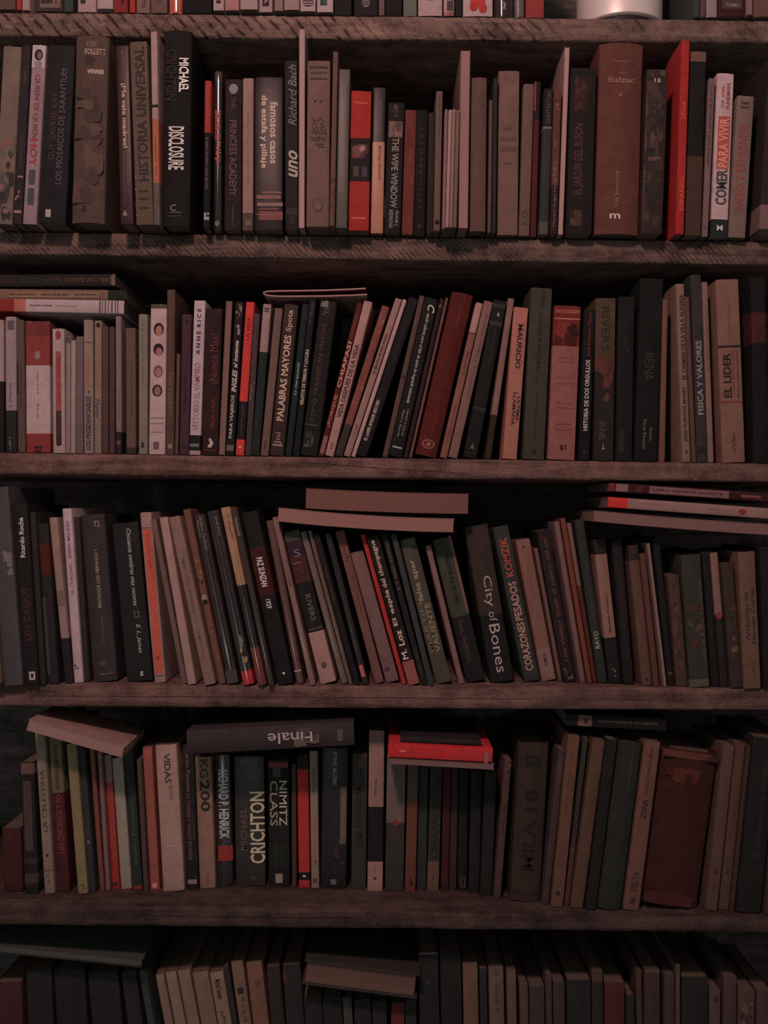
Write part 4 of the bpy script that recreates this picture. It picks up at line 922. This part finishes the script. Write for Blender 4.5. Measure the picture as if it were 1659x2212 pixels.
B(4, 793, 827, 1926, 797, 1577, '191615', 'tall cream spine, black middle', bands=[(1577, 1743, '845e56'), (1862, 1926, '886156')], marks=[('d', 'Milan Kundera', 1684, 1722, .48, .16, '4e3a36'), ('o', 1898, .5, 3.5, 3, '2a2120'), ('~', 1868, 1888, .5, .1, '6a4a44')])
B(4, 831, 872, 1927, 836, 1630, '322829', 'two tone grey red dot', bands=[(1630, 1778, '604c46')], marks=[('o', 1777, .5, 7, 7, '6c2c2b'), ('~', 1660, 1702, .5, .12, '4c3c3a')])
B(4, 874, 898, 1928, 881, 1645, '5b3226', 'russet spine, mauve top', bands=[(1645, 1730, '543b38')], marks=[('#', 1897, 1916, .5, .6, '241b18', 6)])
B(4, 900, 921, 1924, 905, 1650, '262622', 'green black dull spine')
B(4, 922, 948, 1926, 930, 1650, '2e2826', 'soot grey tan footed spine', bands=[(1862, 1926, '593f34')], marks=[('u', 'CHIAPAS', 1755, 1855, .5, .6, '1f1b1b', 'b'), ('u', 'GUEVARA', 1665, 1750, .5, .6, '211d1c', 'b'), ('~', 1890, 1912, .5, .4, '33251f')])
B(4, 952, 969, 1926, 958, 1655, '391a19', 'narrow blood red spine', bands=[(1912, 1922, '241616')])
B(4, 970, 986, 1925, 975, 1655, '2f2120', 'narrow bistre spine')
B(4, 988, 1009, 1922, 992, 1650, '171514', 'black spine, framed foot mark', marks=[('r', 1893, 1915, .55, .6, '33292a'), ('r', 1897, 1911, .55, .3, '171514')])
B(4, 1012, 1036, 1930, 1018, 1665, '1a1817', 'first matte soot black spine')
B(4, 1037, 1063, 1935, 1048, 1668, '1c1918', 'second matte soot black spine')
B(4, 1066, 1082, 1942, 1090, 1640, '462e2a', 'leaning crumbly brown spine', marks=[('#', 1642, 1680, .6, .7, '241b1a 5a403a', 5), ('~', 1740, 1800, .5, .5, '2e1f1d')])
B(4, 1102, 1168, 1950, 1122, 1604, '2f221d', 'broad umber spine, black capitals', f='H', marks=[('r', 1630, 1657, .5, .5, '1b1715'), ('r', 1638, 1643, .5, .3, '2f221d'), ('u', '18', 1704, 1754, .5, .40, '1a1615', 'b'), ('u', 'MILA', 1772, 1882, .5, .40, '1a1615', 'b'), ('r', 1928, 1932, .5, .9, '241a18')])
B(4, 1171, 1187, 1955, 1208, 1618, '3c2c2b', 'leaning dusky violet spine', marks=[('~', 1635, 1690, .5, .4, '54393a')])
B(4, 1189, 1216, 1962, 1226, 1587, '57392e', 'leaning honey brown spine', marks=[('~', 1620, 1760, .4, .2, '45302a'), ('r', 1830, 1880, .4, .4, '4a3029'), ('o', 1932, .45, 5.5, 5.5, '241b1a')])
B(4, 1218, 1230, 1958, 1260, 1592, '2e2523', 'leaning slim dark, tan foot', bands=[(1830, 1958, '432c27')])
B(4, 1232, 1260, 1965, 1281, 1597, '4c3429', 'leaning plain walnut spine')
B(4, 1264, 1288, 1968, 1311, 1595, '181613', 'leaning black spine, pale top', d=.11)
B(4, 1290, 1343, 1968, 1338, 1600, '1e1f1a', 'leaning forest black spine', marks=[('u', 'Jose Luis Borges', 1618, 1702, .62, .13, '363c33')], f='H', d=.11)
B(4, 1346, 1381, 1970, 1394, 1600, '5b3a31', 'leaning cocoa cream zone spine', marks=[('u', 'ZONA', 1727, 1769, .5, .36, '241a19', 'b'), ('u', 'DELTA', 1885, 1928, .5, .42, '2e211e', 'b'), ('u', 'GUIA DE LOS PARAJES DE MEXICO', 1610, 1718, .5, .24, '3c2924'), ('r', 1942, 1956, .5, .3, '2e211e')], d=.11)
B(4, 1384, 1510, 1965, 1432, 1614, '2e1714', 'very wide burgundy leather spine', f='H', marks=[('#', 1616, 1632, .5, .98, '542b25 3c201c', 22), ('#', 1655, 1688, .4, .6, '4a221b 3e1e18', 6), ('#', 1935, 1962, .5, .95, '482420 3a1c19', 16)], d=.12)
B(4, 1524, 1550, 1970, 1563, 1608, '4b332c', 'leaning dull fawn spine', marks=[('o', 1886, .5, 5, 4, '2a1f1d'), ('~', 1900, 1930, .5, .3, '3c2a26')], d=.11)
B(4, 1552, 1575, 1965, 1589, 1604, '493129', 'leaning dull almond spine', marks=[('u', 'Villegas', 1740, 1788, .6, .3, '33231f', 'i'), ('#', 1878, 1888, .5, .4, '241b19', 4)], d=.11)
B(4, 1577, 1587, 1964, 1614, 1610, '36251f', 'leaning thin dark almond spine', d=.11)
B(4, 1590, 1644, 1984, 1629, 1590, '181514', 'leaning wide black spine', marks=[('u', 'EL AMOR EN LOS TIEMPOS', 1640, 1860, .6, .18, '2c2220')], d=.12)
B(4, 1652, 1690, 1986, 1690, 1600, '33231e', 'cropped umber spine, fifth shelf')
F(4, 56, 264, 1577, 1637, 25, '86605a', 'lying white pamphlet sloping rightward', f='P', d=.085, Y=-.012, plan=.0, where='over olive spines')
F(4, 405, 766, 1632, 1612, 52, '352829', 'lying dark book, upside down title', f='H', marks=[
    ('#', 636, 690, .5, .85, '5e4c44 4a3a36', 7), ('d', 'Finale', 580, 676, .5, .46, '86706a', ''), ('r', 730, 742, .5, .5, '4c3c3f')], d=.15, Y=-.006, where='above black thrillers')
F(4, 839, 1068, 1650, 1663, 12, '6b4b48', 'lying thin booklet, cream edge', f='P', d=.12, Y=-.004, where='beneath red book')
F(4, 838, 1064, 1636, 1648, 30, 'a8292a', 'lying flat bright red book', marks=[('r', 862, 876, .5, .12, 'd05a48'), ('o', 1050, .68, 14, 5, '82504a'), ('r', 1064, 1085, .35, .6, '54392f')], d=.12, Y=-.004, where='above grey spines')
F(4, 865, 1040, 1603, 1611, 11, '1f1a19', 'lying slim black book', d=.12, Y=.004, where='on top of red book')
F(4, 1222, 1440, 1568, 1580, 27, '171514', 'lying black book, tree label', marks=[('r', 1248, 1278, .5, .86, '5c4239'), ('h', '1', 1262, 1268, .5, .4, '1f1816', 'b'), ('u', 'El nacimiento de las estrellas', 1293, 1420, .42, .22, '4c3a37')], d=.11, Y=.018, where='over leaning spines')

# ================================================================ bottom shelf (feet hidden below the frame)
def R5(x0t, x1t, yt, col, desc, lean=.03, **k):
    yb = 2455
    dx = lean * (yb - yt)
    B(5, x0t + dx, x1t + dx, yb, x0t, yt, col, desc, **k)
R5(-8, 44, 2120, '2e1819', 'wine coloured dim spine')
R5(52, 108, 2092, '171514', 'first of three sooty spines', lean=.04)
R5(111, 178, 2094, '161413', 'second of three sooty spines', lean=.06)
R5(182, 248, 2096, '181514', 'third of three sooty spines', lean=.09)
R5(252, 285, 2096, '191716', 'charred narrow spine', lean=.13)
R5(288, 304, 2094, '232826', 'slim ink green spine', lean=.17)
R5(323, 342, 2103, '5e473c', 'first cream leaning paperback', lean=.19)
R5(344, 368, 2097, '644b40', 'second cream leaning paperback', lean=.19)
R5(370, 397, 2092, '5f463d', 'third cream leaning paperback', lean=.19)
R5(403, 438, 2096, '5a4238', 'broad cream leaning paperback', lean=.18)
R5(441, 472, 2097, '604a3e', 'cream leaning spine, black name', lean=.17, marks=[('d', 'Michel Tournier', 2116, 2168, .5, .4, '221b19', 'b'), ('~', 2200, 2240, .5, .4, '221b19')])
R5(474, 486, 2086, '1e1b1a', 'thin black leaning spine', lean=.16)
R5(488, 518, 2074, '583f36', 'tan leaning spine, dark blot', lean=.14, marks=[('r', 2142, 2158, .5, .5, '1f1918'), ('~', 2160, 2230, .55, .4, '2a201e')])
R5(522, 562, 2075, '57382f', 'ruddy leaning broad spine', lean=.12, marks=[('r', 2120, 2140, .6, .3, '48302a')])
R5(566, 600, 2086, '1f1716', 'black spine, cream top edge', lean=.09)
R5(602, 645, 2082, '1c1616', 'blackish maroon spine', lean=.07, marks=[('r', 2095, 2125, .1, .2, '3c1c1c')])
R5(650, 690, 2150, '181615', 'first black under lying book', lean=.06)
R5(692, 734, 2152, '171514', 'second black under lying book', lean=.06)
R5(737, 758, 2154, '2c2824', 'ashen spine under lying book', lean=.06)
R5(760, 800, 2158, '181615', 'third black under lying book', lean=.04)
R5(802, 838, 2162, '191615', 'fourth black under lying book', lean=.03)
R5(841, 873, 2166, '451c1c', 'dim crimson spine', lean=-.02)
R5(875, 900, 2160, '1a1716', 'slender coal black spine', lean=.0)
R5(902, 946, 2056, '181515', 'black spine, pinkish cap', lean=.02, marks=[('r', 2057, 2062, .5, .9, '4c3532'), ('o', 2131, .45, 3, 3, '3e302d')])
R5(949, 995, 2063, '161413', 'pitch black wide spine', lean=.02)
R5(998, 1031, 2078, '4e342b', 'earthy orange brown spine', lean=.02)
R5(1034, 1051, 2092, '1a1817', 'thin coal spine', lean=.02)
R5(1054, 1087, 2088, '493531', 'grey rose spine, smudged print', lean=.02, marks=[('~', 2100, 2200, .5, .35, '2c2120')])
R5(1093, 1114, 2095, '463428', 'drab olive brown spine', lean=.02)
R5(1121, 1140, 2126, '402a25', 'short reddish umber spine', lean=.02)
R5(1143, 1176, 2130, '281d1c', 'murky brown spine', lean=.01)
R5(1178, 1192, 2105, '2e2322', 'slim murky grey spine', lean=.01)
R5(1194, 1220, 2120, '291e1b', 'dull bark brown spine', lean=.01)
R5(1224, 1276, 2116, '171514', 'wide near black spine', lean=.01)
R5(1279, 1303, 2098, '33241f', 'cloudy brown spine', lean=.0, bands=[(2124, 2460, '1c1817')])
R5(1306, 1350, 2122, '331918', 'murky maroon spine', lean=.0)
R5(1353, 1371, 2150, '191615', 'short black spine', lean=.01)
R5(1374, 1387, 2095, '33221f', 'skinny mauve brown spine', lean=.02)
R5(1390, 1426, 2094, '291c19', 'deep brown lit top spine', lean=.0, marks=[('r', 2095, 2101, .5, .9, '45302b')])  # lighter strip paints the light on the top edge, not a label
R5(1435, 1458, 2106, '271d1a', 'faint tobacco spine', lean=.0)
R5(1460, 1470, 2082, '3d2b26', 'upright pale sliver spine', lean=.0)
R5(1473, 1530, 2110, '161413', 'broad lightless black spine', lean=.0)
R5(1534, 1558, 2138, '3a2a26', 'dusty spine, dark dot', lean=-.01, marks=[('o', 2162, .6, 5, 7, '1f1918')])
R5(1564, 1593, 2110, '31221f', 'hazel spine in gloom', lean=-.01)
R5(1596, 1632, 2138, '3a2723', 'blurred patchwork spine', lean=-.01, marks=[('#', 2145, 2300, .5, .8, '241a19 4a342c', 14)])
R5(1636, 1668, 2140, '302220', 'cropped spine, bottom right corner', lean=-.01)
F(5, -60, 304, 2055, 2093, 15, '33322b', 'lying large grey green album', f='H', d=.15, Y=.02, where='leftmost on sooty books')
F(5, 652, 900, 2126, 2158, 54, '4c332c', 'lying thick dark covered book', f='PH', d=.14, Y=.02, where='over black books')
# ================================================================ placing the books
import os
def poly(e):
    X, z, t, h, l = e['X'], e['zc'], e['t'], e['h'], e['lean']
    c, s = math.cos(l), math.sin(l)
    return [(X + a * c + b * s, z - a * s + b * c) for a, b in ((-t / 2, 0), (t / 2, 0), (t / 2, h), (-t / 2, h))]
def pen(A, B_):
    best = 9
    for P in (A, B_):
        for i in range(4):
            ex, ey = P[(i + 1) % 4][0] - P[i][0], P[(i + 1) % 4][1] - P[i][1]
            L = math.hypot(ex, ey)
            nx, ny = ey / L, -ex / L
            a = [x * nx + y * ny for x, y in A]
            b = [x * nx + y * ny for x, y in B_]
            o = min(max(a), max(b)) - max(min(a), min(b))
            best = min(best, o)
    return best

def finish(root, label, group, row):
    root['label'] = label
    root['category'] = 'book'
    root['group'] = group

for r in range(6):
    ups = [e for e in ENTRIES if e['row'] == r and e['kind'] == 'up']
    ups.sort(key=lambda e: e['x0b'] + e['x1b'])
    prev = None
    for e in ups:
        xm = (e['x0b'] + e['x1b']) / 2
        lo_, hi_ = YLIM[r]
        Y = e['Y']
        if Y is None:
            zb = board_top(r, (xm - CX) * S) - ZC
            Y = D * (zb / ((CY - e['yb']) * S) - 1)
            Y = max(lo_, min(hi_, Y))
        e['Yc'] = Y
    for it in range(10):                       # neighbours stand at nearly the same depth
        for a, b in zip(ups, ups[1:]):
            lim = 0.004 + 0.006 * max(0.0, 1 - abs((a['x0b'] - CX) / 600.0))
            dd = b['Yc'] - a['Yc']
            if abs(dd) > lim:
                q = (abs(dd) - lim) / 2 * (1 if dd > 0 else -1)
                a['Yc'] += q
                b['Yc'] -= q
    for e in ups:
        e['lean'] = math.atan2(e['x0t'] - e['x0b'], e['yb'] - e['yt'])
        e['k'] = (D + e['Yc']) / D * S
        e['X'] = ((e['x0b'] + e['x1b']) / 2 - CX) * e['k']
        e['t'] = e['t0'] = (e['x1b'] - e['x0b'] - 0.5) * math.cos(e['lean']) * e['k']
    def solve(e):
        zb = board_top(r, e['X']) + 0.0002
        e['zc'] = zb + (e['t'] / 2) * abs(math.sin(e['lean']))
        ztop = ZC + (CY - e['yt']) * e['k']
        if r > 0:
            ztop = min(ztop, board_bot(r - 1, e['X']) - 0.001)
        e['h'] = (ztop - e['zc'] - (e['t'] / 2) * abs(math.sin(e['lean']))) / math.cos(e['lean'])
    for it in range(60):                       # settle the books against each other
        worst = 0
        for e in ups:
            solve(e)
        for i in range(len(ups)):
            for j in (i + 1, i + 2):
                if j < len(ups):
                    q = pen(poly(ups[i]), poly(ups[j]))
                    if q > 0.00005:
                        worst = max(worst, q)
                        ups[i]['X'] -= q * 0.22
                        ups[j]['X'] += q * 0.22
                        for o_ in (ups[i], ups[j]):
                            o_['t'] = max(o_['t0'] * 0.72, o_['t'] - q * 0.3 * (o_['t'] / (ups[i]['t'] + ups[j]['t'])))
                        dl = ups[j]['lean'] - ups[i]['lean']
                        if dl < 0:                # tops cross: even the lean out a little
                            g = min(-dl / 2, q * 0.8)
                            ups[i]['lean'] -= g; ups[j]['lean'] += g
                        elif abs(dl) > 0.002:
                            g = min(dl / 2, q * 0.4)
                            ups[i]['lean'] += g * .5; ups[j]['lean'] -= g * .5
        if worst < 0.0001:
            break
    if os.environ.get('DBG'):
        print('ROW', r, 'worst', worst, 'iter', it, 'max shift', max(abs(e['X'] / e['k'] + CX - (e['x0b'] + e['x1b']) / 2) for e in ups))
    for e in ups:
        solve(e)
        xm = (e['x0b'] + e['x1b']) / 2
        lean, Y, k, X, t, zc, h = e['lean'], e['Yc'], e['k'], e['X'], e['t'] - 0.00008, e['zc'], e['h']
        # shift sideways so the top corner matches
        yb_, yt_ = e['yb'], e['yt']
        fr = lambda y: max(-0.0, min(1.0, (yb_ - y) / (yb_ - yt_)))
        x0b, x0t = e['x0b'], e['x0t']
        pos = lambda y: (x0b + (x0t - x0b) * (yb_ - y) / (yb_ - yt_), y)
        ymid = max(5, (yb_ + yt_) / 2)
        col = albedo(e['col'], xm, ymid)
        bands = []
        for a, b, c in e['bands']:
            bands.append((min(fr(a), fr(b)), max(fr(a), fr(b)), albedo(c, xm, max(5, (a + b) / 2))))
        marks = conv_marks(e['marks'], fr, None, pos, t)
        pg = col if 'P' in e['f'] else (0.16, 0.125, 0.105)
        cvc = tuple(c * .8 for c in col) if 'P' in e['f'] else col
        dep = e['d'] or (0.12 + 0.03 * ((int(xm * 7) % 10) / 10.0))
        dep = min(dep, DEPTH - 0.008 - Y)
        root = make_book(t, h, dep, cvc, bands, marks, e['f'], pg, 0.0, seed=int(xm * 13 + r))
        root.location = (X, Y, zc)
        root.rotation_euler = (0, lean, 0)
        if prev is None:
            lab = '%s, leftmost on the %s' % (e['desc'], ROWNAME[r])
        else:
            lab = '%s right of %s, %s' % (e['desc'], prev, ROWNAME[r])
        finish(root, lab, 'books standing on the ' + ROWNAME[r], r)
        prev = e['desc']
    for e in [e for e in ENTRIES if e['row'] == r and e['kind'] == 'flat']:
        Y = e['Y']
        k = (D + Y) / D * S
        xl, xr = e['xl'], e['xr']
        Xl, Xr = (xl - CX) * k, (xr - CX) * k
        Zl, Zr = ZC + (CY - e['yl']) * k, ZC + (CY - e['yr']) * k
        L = math.hypot(Xr - Xl, Zr - Zl)
        tilt = math.atan2(Zl - Zr, Xr - Xl)
        t = e['th'] * k * math.cos(tilt)
        fr = lambda x: max(0.0, min(1.0, (x - xl) / (xr - xl)))
        yl, yr, th = e['yl'], e['yr'], e['th']
        pos = lambda x: (x, yl + (yr - yl) * (x - xl) / (xr - xl) - th / 2)
        xm = (xl + xr) / 2
        col = albedo(e['col'], *pos(max(0, min(1659, xm))))
        bands = [(min(fr(a), fr(b)), max(fr(a), fr(b)), albedo(c, *pos((a + b) / 2))) for a, b, c in e['bands']]
        marks = conv_marks(e['marks'], fr, None, pos, t)
        pg = col if 'P' in e['f'] else (0.16, 0.125, 0.105)
        cvc = col if 'P' in e['f'] and 'H' not in e['f'] else ((0.05, 0.05, 0.045) if 'P' in e['f'] else col)
        root = make_book(t, L, e['d'], cvc, bands, marks, e['f'], pg, e['bend'], seed=int(xm * 17 + r))
        # book axis z -> world x, thickness x -> world -z
        up = (Vector((Xl, 0, Zl)))
        n = Vector((math.sin(tilt), 0, math.cos(tilt)))
        base = up + n * (t / 2)
        root.location = (base.x, Y, base.z)
        root.rotation_euler = (0, math.pi / 2 + tilt, 0)
        finish(root, '%s, %s, %s' % (e['desc'], e['where'], ROWNAME[r]), 'books lying flat on the ' + ROWNAME[r], r)

# ---------------------------------------------------------------- the round tin on the top shelf
def lathe(name, prof, mat, parent, n=96):
    v, f = [], []
    m = len(prof)
    for i in range(n):
        a = 2 * math.pi * i / n
        for rr, z in prof:
            v.append((rr * math.cos(a), rr * math.sin(a), z))
    for i in range(n):
        for j in range(m - 1):
            a, b = i * m + j, ((i + 1) % n) * m + j
            f.append((a, b, b + 1, a + 1))
    return link_mesh(name, v, f, [mat], parent=parent, smooth=40)
tin = bpy.data.objects.new('round_tin', None)
COL.objects.link(tin)
tin['label'] = 'wide round pale metal tin between the books on the top shelf'
tin['category'] = 'tin'
TX = (1347 - CX) * S * 1.03
tr = 0.0475
tin.location = (TX, 0.052, board_top(0, TX) + 0.0002)
tm, tnt, tb = base_mat('brushed_tin')
tb.inputs['Base Color'].default_value = (0.82, 0.78, 0.76, 1)
tb.inputs['Metallic'].default_value = 0.25
tb.inputs['Roughness'].default_value = 0.4
tn = tnt.nodes.new('ShaderNodeTexNoise'); tn.inputs['Scale'].default_value = 90
tbp = tnt.nodes.new('ShaderNodeBump'); tbp.inputs['Strength'].default_value = 0.06
tnt.links.new(tn.outputs[0], tbp.inputs['Height']); tnt.links.new(tbp.outputs[0], tb.inputs['Normal'])
dk, dnt, db = base_mat('dark_tin_foot')
db.inputs['Base Color'].default_value = (0.02, 0.018, 0.018, 1)
db.inputs['Roughness'].default_value = 0.6
dn = dnt.nodes.new('ShaderNodeTexNoise'); dn.inputs['Scale'].default_value = 60
dnt.links.new(dn.outputs[0], db.inputs['Roughness'])
lathe('body', [(0.0, 0.0075), (tr - .006, 0.0075), (tr - .0015, 0.008), (tr, 0.0095), (tr, 0.075), (tr - .0012, 0.0765), (0, 0.0765)], tm, tin)
lathe('foot', [(0.0, 0.0), (tr - .012, 0.0), (tr - .006, 0.0018), (tr - .0045, 0.0074), (0, 0.0074)], dk, tin)
lathe('lid', [(0.0, 0.077), (tr + .001, 0.077), (tr + .0016, 0.078), (tr + .0016, 0.092), (tr, 0.094), (0, 0.095)], tm, tin)

# ---------------------------------------------------------------- the magazine folded over on the third shelf
def folded_magazine():
    P = [(793, 634), (760, 636), (700, 637.5), (640, 638), (600, 638), (578, 636.5), (569, 633), (568, 630), (575, 627.5), (600, 626.5),
         (640, 626), (700, 625), (750, 623), (790, 621)]
    root = bpy.data.objects.new('magazine', None)
    COL.objects.link(root)
    ox, oz = (680 - CX) * S, ZC + (CY - 638) * S
    root.location = (ox, 0.004, oz)
    pts = [Vector(((x - CX) * S - ox, 0, ZC + (CY - y) * S - oz)) for x, y in P]
    def strip(name, off0, off1, y0, y1, mat):
        v, f = [], []
        n = len(pts)
        for i, p in enumerate(pts):
            a = pts[max(0, i - 1)]; b = pts[min(n - 1, i + 1)]
            d = (b - a).normalized()
            nn = Vector((-d.z, 0, d.x))            # left-hand side of the path: the inside of the fold is the other one
            q0, q1 = p + nn * off0, p + nn * off1
            v += [(q0.x, y0, q0.z), (q1.x, y0, q1.z), (q1.x, y1, q1.z), (q0.x, y1, q0.z)]
        for i in range(n - 1):
            for j in range(4):
                j2 = (j + 1) % 4
                f.append((i * 4 + j, i * 4 + j2, (i + 1) * 4 + j2, (i + 1) * 4 + j))
        f.append((3, 2, 1, 0)); m = (n - 1) * 4
        f.append((m, m + 1, m + 2, m + 3))
        link_mesh(name, v, f, [mat], parent=root, smooth=40)
    strip('pages', -0.0007, 0.0007, 0.0, 0.12, paper_mat(albedo('a0706a', 680, 630)))
    strip('cover', -0.00100, -0.00072, -0.0003, 0.1203, print_mat(albedo('7a4640', 680, 630)))
    root['label'] = 'limp magazine folded double, lying on the black spines of the third shelf'
    root['category'] = 'magazine'
folded_magazine()
